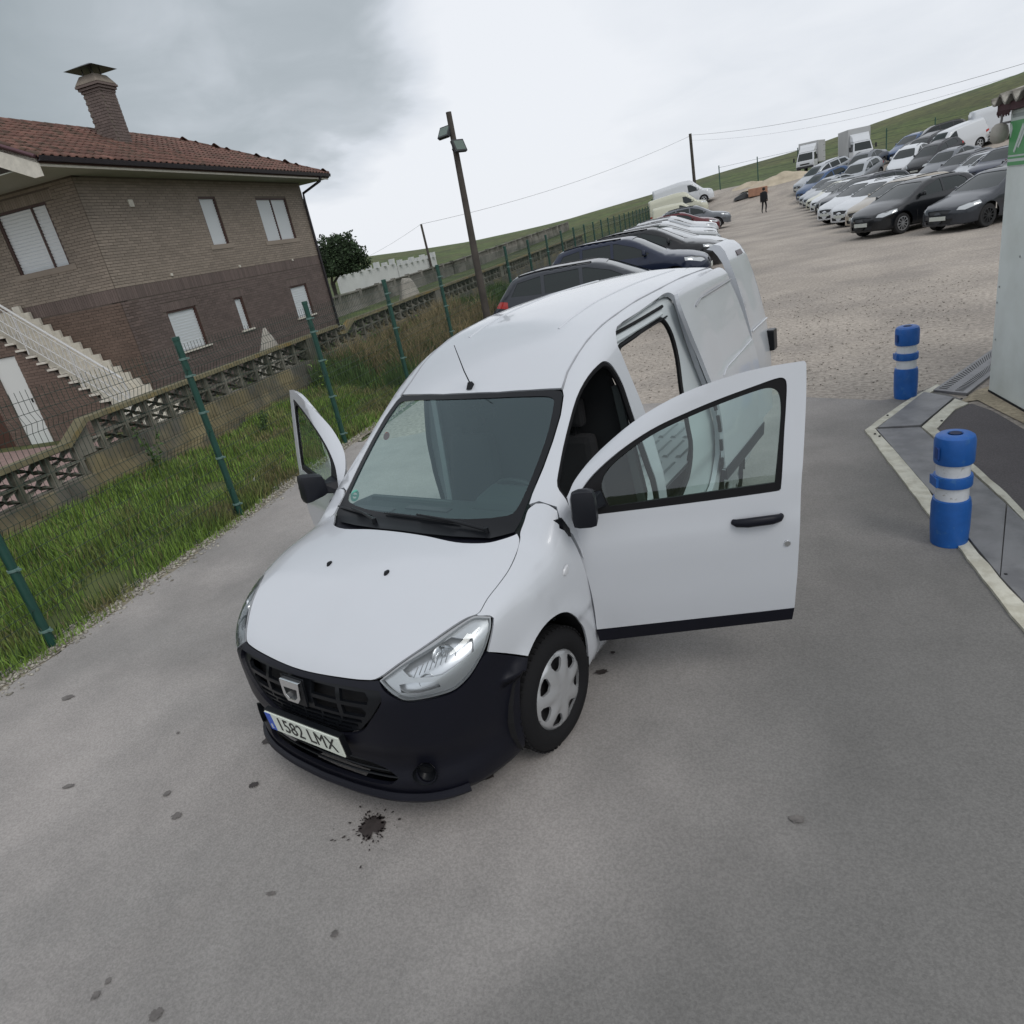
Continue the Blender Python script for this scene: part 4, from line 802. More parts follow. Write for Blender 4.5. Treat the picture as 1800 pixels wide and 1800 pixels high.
for a in range(4):
    c, s = math.cos(math.pi/4+a*math.pi/2), math.sin(math.pi/4+a*math.pi/2); L0, L1 = .0, .245
    for sg_ in (1, -1):
        n = (-s*sg_, c*sg_); m_ = .13
        P = [(L1*c, L1*s), (m_*c+n[0]*.052, m_*s+n[1]*.052), (L0*c, L0*s), (m_*c, m_*s)]
        b.add([(-.045, *P[0]), (-.045, *P[1]), (-.045, *P[2]), (.048, P[3][0], P[3][1]), (.045, *P[0]), (.02, *P[1]), (.045, *P[2])], [(0, 1, 2, 3), (4, 1, 0), (4, 3, 1), (3, 2, 1), (1, 2, 6), (6, 3, 4), (0, 3, 4)])
bmsh = b.mesh('pierced_block', CW); bmsh.transform(Matrix.Diagonal((1, 1.125, .5, 1)))
nb = 0; pier = []
yy = -4.8; far = MB()
pmesh = MB().box(-.10, .10, -.225, .225, -.02, .42).mesh('pier', CW)
k = 0
cop1 = MB(); 
while yy < 46:
    sec1 = yy < 2.3*kl; z0 = .54 if sec1 else .76
    if 9.25*kl < yy < 9.8*kl: z0 = .60
    if k % 17 == 12:
        o = link('pier', pmesh, wall, (0, yy+.225, z0)); 
    elif nb < 296:
        for r_ in (0, 1):
            o = link('pierced_block', bmsh, wall, (0, yy+.225, z0+.1+.2*r_)); nb += 1
    else:
        for r_ in (0, 1): far.box(-.05, .05, yy, yy+.44, z0+.2*r_, z0+.2*r_+.18)
    yy += .452; k += 1
o_ = far.build('far_block', CW, wall); o_['kind'] = 'stuff'
SB = mat('stained_base', (.115, .108, .090), .95, var=.28, vscale=2.4, col2=(.21, .175, .10), c2s=1.1, c2lo=.46, c2hi=.6, bump=.6, bscale=30, objrand=.16)
b = MB(); b.box(-.085, .085, -5, 2.35*kl, -.8, .535); b.box(-.085, .085, 2.35*kl+.002, 46.5, -.8, .755); b.build('wall_base', SB, wall)
bbm = MB().box(-.097, .097, -.245, .245, -.108, .108).mesh('base_block', SB, bevel=.006)
for c_ in range(5):
    for k_ in range(34):
        y_ = -1.2+.5*k_+(.25 if c_ % 2 else 0); zt_ = .755 if y_ > 2.65*kl else .535
        link('base_block', bbm, wall, (RNG.normal(0, .002), y_, zt_-.11-.22*c_))
def coping(a, c, za, zb):
    b = MB(); b.hexa([(-.11, a, za), (.11, a, za), (.11, c, zb), (-.11, c, zb), (-.09, a, za+.055), (.09, a, za+.055), (.09, c, zb+.055), (-.09, c, zb+.055)]); return b.build('coping', MOSS, wall)
t = -5.
while t < 2.2*kl: coping(t, min(t+1.2, 2.2*kl), .945, .945); t += 1.2
coping(2.2*kl, 2.55*kl, .945, 1.165); t = 2.55*kl
while t < 9.2*kl: coping(t, min(t+1.21, 9.2*kl), 1.165, 1.165); t += 1.21
coping(9.2*kl, 9.45*kl, 1.0, .98); coping(9.45*kl, 9.9*kl, .98, 1.165); t = 9.9*kl
while t < 46: coping(t, t+1.6, 1.165, 1.165); t += 1.6
b = MB()
for z in (.10,): b.hexa([(-.05, 2.3*kl, .77), (.05, 2.3*kl, .77), (.05, 2.55*kl, .77), (-.05, 2.55*kl, .77), (-.05, 2.3*kl, .96), (.05, 2.3*kl, .96), (.05, 2.55*kl, 1.165), (-.05, 2.55*kl, 1.165)])
b.build('wall_end', CW, wall)
# ---------------------------------------------------------------- the brick house
HX, HY, HA = -15.451, 8.966, .361
house = empty('brick_house', (HX, HY, 0), HA, 'two storey brick house with white roller shutters and red tiled roof', 'house')
MORT = mat('mortar', (.145, .122, .10), .95, var=.1, vscale=4)
MORL = mat('mortar_lower', (.12, .098, .084), .95, var=.1, vscale=4)
BRU = mat('brick_tan', (.265, .222, .182), .85, var=.07, vscale=1.2, island=.11); BRL = mat('brick_brown', (.135, .103, .093), .85, var=.09, vscale=1., island=.14)
BRUo = mat('brick_tan_single', (.265, .222, .182), .85, var=.07, vscale=1.2, objrand=.11); BRLo = mat('brick_brown_single', (.135, .100, .088), .85, var=.15, vscale=1., objrand=.22)
BRW = mat('brick_rust', (.140, .098, .078), .85, var=.10, vscale=1., island=.14)
BRNF = mat('brown_window_frame', (.060, .026, .020), .5); SHT = mat('white_shutter', (.74, .77, .79), .45); STN = mat('white_stone', (.60, .57, .50), .7, var=.12, vscale=9)
SOF = mat('soffit_beige', (.33, .34, .29), .8, var=.06, vscale=2); GUT = mat('gutter_dark', (.018, .014, .018), .4)
def holed_wall(name, fn, a0, a1, z0, z1, holes, thick, m):
    xs = sorted({a0, a1, *[h[0] for h in holes], *[h[1] for h in holes]}); b = MB()
    for i in range(len(xs)-1):
        xa, xb = xs[i], xs[i+1]; hs = sorted([h for h in holes if h[0] < xb-1e-6 and h[1] > xa+1e-6], key=lambda h: h[2]); z = z0
        for h in hs+[(0, 0, z1, z1)]:
            if h[2] > z+1e-6:
                P = [fn(x, zz, t) for zz in (z, h[2]) for x, t in ((xa, 0), (xb, 0), (xb, -thick), (xa, -thick))]; b.hexa(P)
            z = max(z, h[3])
    return b.build(name, m, house)
ff = lambda a, z, t: (t, a, z)                    # facade: x=0 plane, t outwards
fs = lambda a, z, t: (-a, -1.40-t, z)             # side wall, a = distance from the corner
fst = lambda a, z, t: (-a, -2.60-t, z)            # wall that carries the stairs
upF = [(2.92, 3.73, 3.61, 4.91), (5.87, 7.80, 3.55, 4.87)]; loF = [(0, 1.22, 1.05, 2.12), (3.03, 3.48, 1.12, 2.08), (6.36, 7.53, .96, 2.03)]
upS = [(.97, 2.53, 3.61, 5.0)]
holed_wall('wall', ff, -1.40, 9.05, 2.57, 5.46, upF, .25, MORT); holed_wall('wall', ff, -1.40, 9.05, -.5, 2.57, loF, .25, MORL)
holed_wall('wall', fs, .0, 6.2, 2.57, 5.9, upS, .25, MORT); holed_wall('wall', fs, .0, 6.2, -.5, 2.57, [], .25, MORL)
b = MB(); b.box(-5.9, -.25, 8.8, 9.05, -.5, 5.46); b.box(-6.2, -5.9, -1.4, 9.05, -.5, 5.46); b.build('wall', MORT, house)
BR = []   # (fn, a0, a1, z0, z1, upper?)
def bricks(fn, a0, a1, z0, z1, holes, up, L=.235, H=.068, gap=.011, slope=None):
    r = 0; z = z0
    while z+H-gap <= z1+1e-6:
        a = a0-(L/2 if r % 2 else 0)
        while a < a1:
            p, q = max(a, a0)+gap/2, min(a+L, a1)-gap/2
            segs = [(p, q)]
            for h in holes:
                if h[2] < z+H-gap*1.2 and h[3] > z+.002:
                    ns = []
                    for s0, s1 in segs:
                        if h[1] <= s0 or h[0] >= s1: ns.append((s0, s1)); continue
                        if h[0]-s0 > .03: ns.append((s0, h[0]-.002))
                        if s1-h[1] > .03: ns.append((h[1]+.002, s1))
                    segs = ns
            for s0, s1 in segs:
                if s1-s0 > .03 and (slope is None or z+H < slope(.5*(s0+s1))): BR.append((fn, s0, s1, z, z+H-gap, up))
            a += L
        z += H; r += 1
bricks(ff, -1.40, 9.05, 2.885, 5.36, upF, 1); bricks(ff, -1.40, 9.05, -.30, 2.565, [(h[0]-.12, h[1]+.12, h[3], h[3]+.22) for h in loF]+loF, 0)
bricks(fs, .0, 6.2, 2.885, 5.36, upS+[(.7, 2.8, 5.0, 5.25)], 1); bricks(fs, .0, 6.2, -.30, 2.565, [], 2)
bricks(fst, -.5, 6.2, -.30, 2.6, [(2.44, 3.22, -.5, 1.86), (3.66, 4.3, -.5, 1.86)], 2, slope=lambda s: -.18+(s+.35)*.83)
# soldier courses: the band, lintels and sills
def soldiers(fn, a0, a1, z0, z1, up, w=.072):
    a = a0
    while a < a1-.02: BR.append((fn, a+.004, min(a+w, a1)-.004, z0, z1, up)); a += w
soldiers(ff, -1.40, 9.05, 2.575, 2.875, 0); soldiers(fs, .0, 6.2, 2.575, 2.875, 0)
for h in loF: soldiers(ff, h[0]-.12, h[1]+.12, h[3]+.004, h[3]+.205, 0)
soldiers(fs, .7, 2.8, 5.01, 5.22, 1)
hm = house.matrix_world if False else Matrix.Translation((HX, HY, 0)) @ Matrix.Rotation(HA, 4, 'Z')
cpos = Vector(CAM['p'])
def bdist(t): return ((hm @ Vector(t[0]((t[1]+t[2])/2, t[3], 0)))-cpos).length/max(.3, (t[2]-t[1])*10)
vis = sorted(range(len(BR)), key=lambda k: bdist(BR[k]))
vis = [k for k in vis if .233 > BR[k][2]-BR[k][1] > .2 and abs(BR[k][4]-BR[k][3]-.057) < .001 and not (BR[k][0] is fs and BR[k][4] < 2.3)]
single = set(vis[:298]); join = {0: MB(), 1: MB(), 2: MB()}
bmeshes = {}
for k, (fn, a0, a1, z0, z1, up) in enumerate(BR):
    if k in single:
        w = a1-a0; key = (fn is ff, up); nm = 'brick'
        if key not in bmeshes:
            g = (lambda a, z, t: (t, a, z)) if fn is ff else (lambda a, z, t: (-a, -t, z)); hw = w/2
            bmeshes[key] = MB().hexa([g(x, z, t) for z in (-.0285, .0285) for x, t in ((-hw, .001), (hw, .001), (hw, .012), (-hw, .012))]).mesh('brick', BRUo if up == 1 else (BRLo if up == 0 else BRW))
        link('brick', bmeshes[key], house, fn((a0+a1)/2, (z0+z1)/2, RNG.uniform(-.001, .002)))
    else:
        t1 = RNG.uniform(.009, .014); P = [fn(x, z, t) for z in (z0, z1) for x, t in ((a0, .001), (a1, .001), (a1, t1), (a0, t1))]
        join[up].add(P, [(4, 5, 6, 7), (0, 3, 2, 1), (1, 2, 6, 5), (2, 3, 7, 6), (3, 0, 4, 7)])
for u, m in ((0, BRL), (1, BRU), (2, BRW)):
    o_ = join[u].build('brickwork', m, house); o_['kind'] = 'stuff'
# stair-side backing wall, doors, terrace
b = MB()
pts = [(-.5, -.5), (6.2, -.5), (6.2, 2.55), (3.0, 2.55), (-.5, -.35)]
def stw(z): return z
for a0, a1, z0 in ((-.5, 2.44, -.5), (3.22, 3.66, -.5), (4.3, 6.2, -.5)):
    zt = lambda s: min(2.6, -.18+(s+.35)*.83)
    P = [fst(a0, z0, 0), fst(a1, z0, 0), fst(a1, z0, -.2), fst(a0, z0, -.2), fst(a0, max(zt(a0), z0+.02), 0), fst(a1, zt(a1), 0), fst(a1, zt(a1), -.2), fst(a0, max(zt(a0), z0+.02), -.2)]; b.hexa(P)
for a0, a1 in ((2.44, 3.22), (3.66, 4.3)):
    P = [fst(a0, 1.86, 0), fst(a1, 1.86, 0), fst(a1, 1.86, -.2), fst(a0, 1.86, -.2), fst(a0, min(2.6, -.18+(a0+.35)*.83), 0), fst(a1, 2.6, 0), fst(a1, 2.6, -.2), fst(a0, min(2.6, -.18+(a0+.35)*.83), -.2)]; b.hexa(P)
b.build('stair_wall', MORL, house)
d_ = MB(); P = [fst(x, z, t) for z in (-.32, 1.85) for x, t in ((2.45, -.03), (3.21, -.03), (3.21, -.08), (2.45, -.08))]; d_.hexa(P); dd = d_.build('door', mat('white_door', (.62, .64, .62), .45), house, label=None) if False else d_.build('door', mat('white_door', (.62, .64, .62), .45), house)
dd['label'] = 'plain white door under the stairs'
b = MB(); b.bar(fst(2.53, .72, -.02), fst(2.53, .82, -.02), .03); b.build('handle', DARK, dd)
b = MB(); P = [fst(x, z, t) for z in (-.32, 1.85) for x, t in ((3.67, -.05), (4.29, -.05), (4.29, -.1), (3.67, -.1))]; b.hexa(P); b.build('door', mat('brown_wood_door', (.06, .022, .012), .5), house)['label'] = 'brown door at the left edge'
# windows
def window(fn, h, mull=0, sill='brick', fw=.05):
    a0, a1, z0, z1 = h; b = MB()
    def bx(p, q, r, s, t0, t1): b.hexa([fn(x, z, t) for z in (r, s) for x, t in ((p, t1), (q, t1), (q, t0), (p, t0))])
    bx(a0, a0+fw, z0, z1, -.12, -.012); bx(a1-fw, a1, z0, z1, -.12, -.012); bx(a0+fw, a1-fw, z1-fw, z1, -.12, -.012)
    if mull: bx(mull-.025, mull+.025, z0, z1-fw, -.12, -.03)
    w = b.build('window', BRNF, house)
    s = MB(); z = z0; t0 = -.10
    segs = [(a0+fw+.002, (mull-.027) if mull else a1-fw-.002)]+([(mull+.027, a1-fw-.002)] if mull else [])
    for p, q in segs:
        z = z0
        while z < z1-fw-.01:
            zt = min(z+.075, z1-fw); s.hexa([fn(x, zz, t) for zz, tt in ((z, -.070), (zt-.014, -.050)) for x, t in ((p, tt), (q, tt), (q, -.10), (p, -.10))]); s.hexa([fn(x, zz, t) for zz in (zt-.014, zt) for x, t in ((p, -.082), (q, -.082), (q, -.10), (p, -.10))]); z += .075
    o = s.build('shutter', SHT, w)
    g = MB()
    if sill == 'brick': g.hexa([fn(x, z, t) for z, te in ((z0-.13, .03), (z0-.002, .03)) for x, t in ((a0-.16, te), (a1+.16, te), (a1+.16, -.16), (a0-.16, -.16))]); g.build('sill', BRU, w)
    else: g.hexa([fn(x, z, t) for z in (z0-.05, z0-.002) for x, t in ((a0-.10, .06), (a1+.10, .06), (a1+.10, -.16), (a0-.10, -.16))]); g.build('sill', STN, w)
window(ff, upF[0]); window(ff, upF[1], 6.83); [window(ff, h, 0, 'stone') for h in loF]; window(fs, upS[0], 1.46)
for (a, z, w_, h_) in ((.15, 4.76, .16, .17), (.69, 2.99, .07, .07), (3.84, 2.93, .07, .07), (7.04, 2.86, .07, .07)):
    b = MB(); b.box(.01, .045, a-w_/2, a+w_/2, z-h_/2, z+h_/2); b.build('vent_cover', STN, house, bevel=.006)
# stairs
stp = empty('staircase', (0, 0, 0), 0, parent=house)
n_ = 17; rise, run = .183, .2205
for i in range(n_):
    s0 = -.62+run*i; z = -.28+rise*i
    b = MB(); b.box(-s0-run-.03, -s0, -2.58, -1.50, z, z+.05); b.box(-s0-run-.03, -s0-run+.0, -2.57, -1.50, z+.05, z+rise); b.build('step', STN, stp)
    b = MB(); b.box(-s0-run, -s0+.0, -1.50, -1.425, z+.02, z+.30); b.build('skirting_block', STN, stp)
    b = MB(); b.box(-s0-run-.04, -s0+.01, -2.66, -2.58, z+.01, z+.055); b.build('tread_end', STN, stp)
b = MB(); b.box(-6.2, -3.12, -2.66, -1.42, 2.60, 2.86); b.build('landing', STN, stp)
RAIL = mat('white_railing', (.55, .55, .54), .4)
y_ = -2.63; line = lambda s, o: (-s, y_, -.28+(s+.62)*.83+o)
b = MB(); b.tube([line(-.35, .98), line(3.1, .98), (-5.5, y_, 2.81+.98-.0)], .030, 8); b.build('handrail', RAIL, stp, True)
b = MB()
for o in (.86, .50, .20): b.tube([line(-.35, o), line(3.1, o)], .012, 6)
b.build('railing_bar', RAIL, stp, True)['kind'] = 'stuff'
b = MB()
for k in range(30): s = -.33+.118*k; b.tube([line(s, .20), line(s, .86)], .009, 5)
for k in range(14): s = -.3+.24*k; b.tube([line(s, .86), line(s+.30, .20)], .007, 5)
for s in (-.35, .8, 1.95, 3.1): b.tube([line(s, -.02), line(s, .98)], .018, 6)
b.build('baluster', RAIL, stp, True)['kind'] = 'stuff'
# roof
RX, RZ, EX, EZ, Y0, Y1 = -2.6, 7.10, .82, 5.49, -3.05, 9.92
YR = Y1-(EX-RX); BX = 2*RX-EX
b = MB(); V = [(EX, Y0, EZ), (EX, Y1, EZ), (RX, YR, RZ), (RX, Y0, RZ), (BX, Y0, EZ), (BX, Y1, EZ)]; V += [(x, y, z-.10) for x, y, z in V]
b.add(V, [(0, 1, 2, 3), (3, 2, 5, 4), (1, 5, 2), (6, 9, 8, 7), (9, 10, 11, 8), (7, 8, 11), (0, 6, 7, 1), (1, 7, 11, 5), (0, 3, 9, 6), (3, 4, 10, 9)]); roof = b.build('roof', mat('roof_underlay', (.06, .03, .025), .9), house)
RT_ = mat('clay_tile', (.150, .075, .058), .85, var=.3, vscale=2.2, col2=(.075, .050, .035), c2s=3.5, c2lo=.46, c2hi=.62, objrand=.2, island=.0)
RTj = mat('clay_tile_far', (.150, .075, .058), .85, var=.3, vscale=2.2, col2=(.075, .050, .035), c2s=3.5, c2lo=.46, c2hi=.62, island=.2)
def tile_geo(w=.22, L=.40):
    pr = [(0, .0), (.02, -.004), (.06, -.004), (.08, .0)]+[(.08+.07*(1-math.cos(a)), .058*math.sin(a)) for a in np.linspace(.25, math.pi-.02, 6)]
    V = []; 
    for (v, dz) in ((0, .03), (L, .0)): V += [(x, v, z+dz) for x, z in pr]
    V += [(x, 0, z+.03-.022) for x, z in pr]; n = len(pr)
    F = [(i, i+1, n+i+1, n+i) for i in range(n-1)]+[(2*n+i, 2*n+i+1, i+1, i) for i in range(n-1)]
    return V, F
TV, TF = tile_geo(); sl_ = math.atan2(RZ-EZ, EX-RX); cs, sn = math.cos(sl_), math.sin(sl_); SL = math.hypot(RZ-EZ, EX-RX)
# tile frame: x along +y of the house, y up the slope, z out of it
Mf = Matrix(((0, -cs, sn, EX+.04), (1, 0, 0, Y0), (0, sn, cs, EZ-.01), (0, 0, 0, 1)))
tl = []
rows = int(SL/.345)+1; cols = int((Y1-Y0)/.222)
for r_ in range(rows):
    for c in range(cols):
        u, v = c*.222, r_*.345
        if Y0+u > Y1-(v*cs)-.12: continue
        if v+.36 > SL+.03: v = SL-.36
        tl.append((u, v))
tmesh = me_from('roof_tile', [tuple(v) for v in TV], TF, RT_, smooth=True); tmesh.transform(Mf.to_3x3().to_4x4())
order = sorted(range(len(tl)), key=lambda k: ((hm @ (Mf @ Vector((*tl[k], 0))))-cpos).length); sing = set(order[:298]); fj = MB()
for k, (u, v) in enumerate(tl):
    jx = RNG.normal(0, .003); p = Mf @ Vector((u+jx, v+RNG.normal(0, .006), .012))
    if k in sing: link('roof_tile', tmesh, roof, tuple(p))
    else: fj.add([tuple(Mf @ Vector((x+u, y+v, z+.012))) for x, y, z in TV], TF)
o_ = fj.build('roof_tiles', RTj, roof, True); o_['kind'] = 'stuff'
# hip end and back slope in larger sheets of the same tile
Mh = Matrix(((1, 0, 0, BX), (0, -cs, sn, Y1+.04), (0, sn, cs, EZ-.01), (0, 0, 0, 1)))
fj = MB()
for r_ in range(rows):
    for c in range(31):
        u, v = c*.222, r_*.345
        if v*cs < u+.1 < (EX-BX)-v*cs: fj.add([tuple(Mh @ Vector((x+u, y+v, z+.012))) for x, y, z in TV], TF)
Mb = Matrix(((0, cs, -sn, BX-.04), (-1, 0, 0, Y1), (0, sn, cs, EZ-.01), (0, 0, 0, 1)))
for r_ in range(rows):
    for c in range(cols):
        u, v = c*.222, r_*.345
        if u > v*cs+.12: fj.add([tuple(Mb @ Vector((x+u, y+min(v, SL-.36), z+.012))) for x, y, z in TV], TF)
o_ = fj.build('roof_tiles', RTj, roof, True); o_['kind'] = 'stuff'
b = MB(); n = 8
V = [(.135*math.cos(a)*(1+q*.10), y, .095*math.sin(a)*(1+q*.10)) for y, q in ((0, 1), (.40, 0)) for a in np.linspace(-.1, math.pi+.1, n)]
rm = me_from('ridge_tile', V, [(i, i+1, n+i+1, n+i) for i in range(n-1)]+[(0, *range(n-1, 0, -1))], RT_, smooth=True)
for k in range(int((YR-Y0)/.36)+1): link('ridge_tile', rm, roof, (RX, Y0+.36*k, RZ+.01))
hd = Vector((EX-RX, Y1-YR, EZ-RZ)); hl_ = hd.length; hd.normalize()
for k in range(int(hl_/.34)): 
    p = Vector((EX, Y1, EZ+.025))-hd*(.34*k); o_ = link('ridge_tile', rm, roof, tuple(p)); xx = (-hd).cross(Vector((0, 0, 1))).normalized(); zz_ = xx.cross(-hd); o_.rotation_euler = Matrix((xx, -hd, zz_)).transposed().to_euler()
# eaves
b = MB(); b.box(.0, EX-.06, Y0+.05, Y1-.05, 5.365, 5.385); b.box(-6.2, .0, Y0+.05, -1.4, 5.365, 5.385); b.box(-6.0, .0, 9.05, Y1-.05, 5.365, 5.385); b.build('soffit', SOF, house)
b = MB(); b.box(EX-.06, EX-.03, Y0+.04, Y1-.04, 5.34, 5.50); b.build('fascia', STN, house)
b = MB(); b.prism([(0, .0), (.02, -.075), (.10, -.075), (.125, .02), (.11, .02), (.09, -.055), (.03, -.055), (.015, .02)], Y0+.02, Y1, lambda u, v, t: (EX-.028+u, t, 5.50+v)); b.build('gutter', GUT, house)
b = MB(); b.prism([(EX, EZ-.02), (EX, EZ-.34), (EX-.2, EZ-.34), (RX, RZ-.42), (RX, RZ-.09)], Y0-.0, Y0+.04, lambda u, v, t: (u, t, v)); b.build('barge_board', STN, house)
b = MB(); b.tube([(EX+.03, Y0-.03, EZ+.02), (RX, Y0-.03, RZ+.02)], .035, 6); b.build('verge_trim', mat('verge_purple', (.09, .04, .05), .7), house, True)
b = MB(); b.tube([(EX+.03, 9.2, 5.44), (EX-.02, 9.15, 5.28), (.10, 9.0, 5.0), (.08, 8.98, 4.7), (.08, 8.98, -.35)], .045, 10); b.build('downpipe', GUT, house, True)
# chimney
ch = empty('chimney', (-1.45, 2.28, 0), 0, parent=house); CB = BRU; b = MB(); b.box(-.27, .27, -.27, .27, 6.2, 7.75); b.build('chimney_core', MORT, ch)
b = MB(); z = 6.2; r_ = 0
while z < 7.72:
    for k in range(3):
        o = -.285+.19*k+(.095 if r_ % 2 else 0)
        for f in (lambda a0, a1, t: (a0, a1, -.27-t, -.27), lambda a0, a1, t: (.27, .27+t, a0, a1), lambda a0, a1, t: (-.27-t, -.27, a0, a1), lambda a0, a1, t: (a0, a1, .27, .27+t)):
            a0, a1 = max(o, -.282), min(o+.18, .282)
            if a1-a0 > .03: x0, x1, y0, y1 = f(a0, a1, .014); b.box(x0, x1, y0, y1, z, z+.06)
    z += .071; r_ += 1
b.build('chimney_bricks', BRL, ch)['kind'] = 'stuff'
b = MB()
for k in range(3): g = .30+.035*k; b.box(-g, g, -g, g, 7.73+.065*k, 7.73+.065*k+.052)
b.build('chimney_corbel', BRL, ch)
b = MB(); b.hexa([(-.37, -.37, 7.92), (.37, -.37, 7.92), (.37, .37, 7.92), (-.37, .37, 7.92), (-.24, -.24, 8.14), (.24, -.24, 8.14), (.24, .24, 8.14), (-.24, .24, 8.14)]); b.build('chimney_crown', mat('chimney_stone', (.20, .17, .14), .9, var=.2, vscale=6), ch, bevel=.03)
b = MB(); 
for x, y in ((-.15, -.15), (.15, -.15), (.15, .15), (-.15, .15)): b.tube([(x, y, 8.1), (x, y, 8.28)], .014, 6)
b.hexa([(-.46, -.46, 8.27), (.46, -.46, 8.27), (.46, .46, 8.27), (-.46, .46, 8.27), (-.12, -.12, 8.40), (.12, -.12, 8.40), (.12, .12, 8.40), (-.12, .12, 8.40)]); b.build('chimney_cowl', GUT, ch)
sheet('terrace', [(-9.2, -4), (-9.6, 1.6), (-10.6, 3.2), (-12.3, 4.6), (-14.0, 6.0), (-20, 3.8), (-22, -6)], mat('pink_terrace', (.27, .185, .165), .85, var=.12, vscale=3, col2=(.22, .15, .135), c2s=8), .03, 1.2)
# ---------------------------------------------------------------- parked vehicles
class Caps:
    def __init__(s, L, a=.75, zc=.72): s.L, s.a, s.zc = L, a, zc
    def to2(s, P):
        P = np.atleast_2d(np.asarray(P, float)); x, y, z = P[:, 0], P[:, 1], P[:, 2]-s.zc; r = np.hypot(x, z); b = s.L-s.a
        u = y.copy(); m = y < s.a; u[m] = s.a-(math.pi/2-np.arctan2(r[m], s.a-y[m]))*s.a
        m = y > b; u[m] = b+(math.pi/2-np.arctan2(r[m], y[m]-b))*s.a
        return np.stack([u, np.arctan2(x, z)*.8], 1)
    def ray(s, q):
        u, th = q[:, 0], q[:, 1]/.8; b = s.L-s.a; yc = np.clip(u, s.a, b)
        ph = np.where(u < s.a, math.pi/2-(s.a-u)/s.a, np.where(u > b, math.pi/2-(u-b)/s.a, math.pi/2)); sg_ = np.where(u < s.a, -1., 1.)
        out = np.stack([np.sin(ph)*np.sin(th), sg_*np.cos(ph), np.sin(ph)*np.cos(th)], 1); c = np.stack([0*u, yc, 0*u+s.zc], 1)
        return c+out*2.1, -out, 2.1
CWZ = [.10, .18, .30, .50, .70, .85, .95, 1.05, 1.25, 1.42, 1.6, 2.6]
def car_field(P):
    L, hw, low, roofp = P['L'], P['hw'], P['low'], P['roof']; zs = P.get('zs', 1.)
    cw = P.get('cw', [.88, .94, .985, 1., 1., .985, .955, .92, .83, .74, .68, .6])
    ly, lz = zip(*low); ry, rz = zip(*roofp); (w0, z0, w1, z1), (r0, rz0, r1, rz1) = P['ws'], P['rw']
    ks = (w1-w0)/(z1-z0); kr = (r1-r0)/(rz1-rz0)
    fr = P.get('fr', .42)
    def f(x, y, z):
        a = np.abs(x)/hw; w = np.abs(x)-hw*tab(z/zs, CWZ, cw)
        F_ = fr*np.clip(a, 0, 1.05)**3.2+tab(z/zs, [.1, .25, .5, .7, 1.0], [.06, .0, .0, .05, .22]); B_ = L-.30*np.clip(a, 0, 1.05)**4-tab(z/zs, [.1, .3, .6, .9, 1.2], [.05, 0, .02, .05, .1])
        lo = smax(w, (F_-y)*.95, .10); lo = smax(lo, (y-B_)*.95, .10); lo = smax(lo, (z-tab(y, ly, lz)+.07*a**2+.05*np.clip(a-.8, 0, 1)/.2)*.95, .06); lo = smax(lo, P['g']-z, .04)
        ca = smax(w, (w0+.10*a**2+(z-z0)*ks-y)/math.hypot(1, ks), .10); ca = smax(ca, (y-(r0-.06*a**2+(z-rz0)*kr))/math.hypot(1, kr), .10); ca = smax(ca, z-tab(y, ry, rz)+.05*a**2, .09); ca = smax(ca, .6-z, .02)
        return smin(lo, ca, .04)
    return f
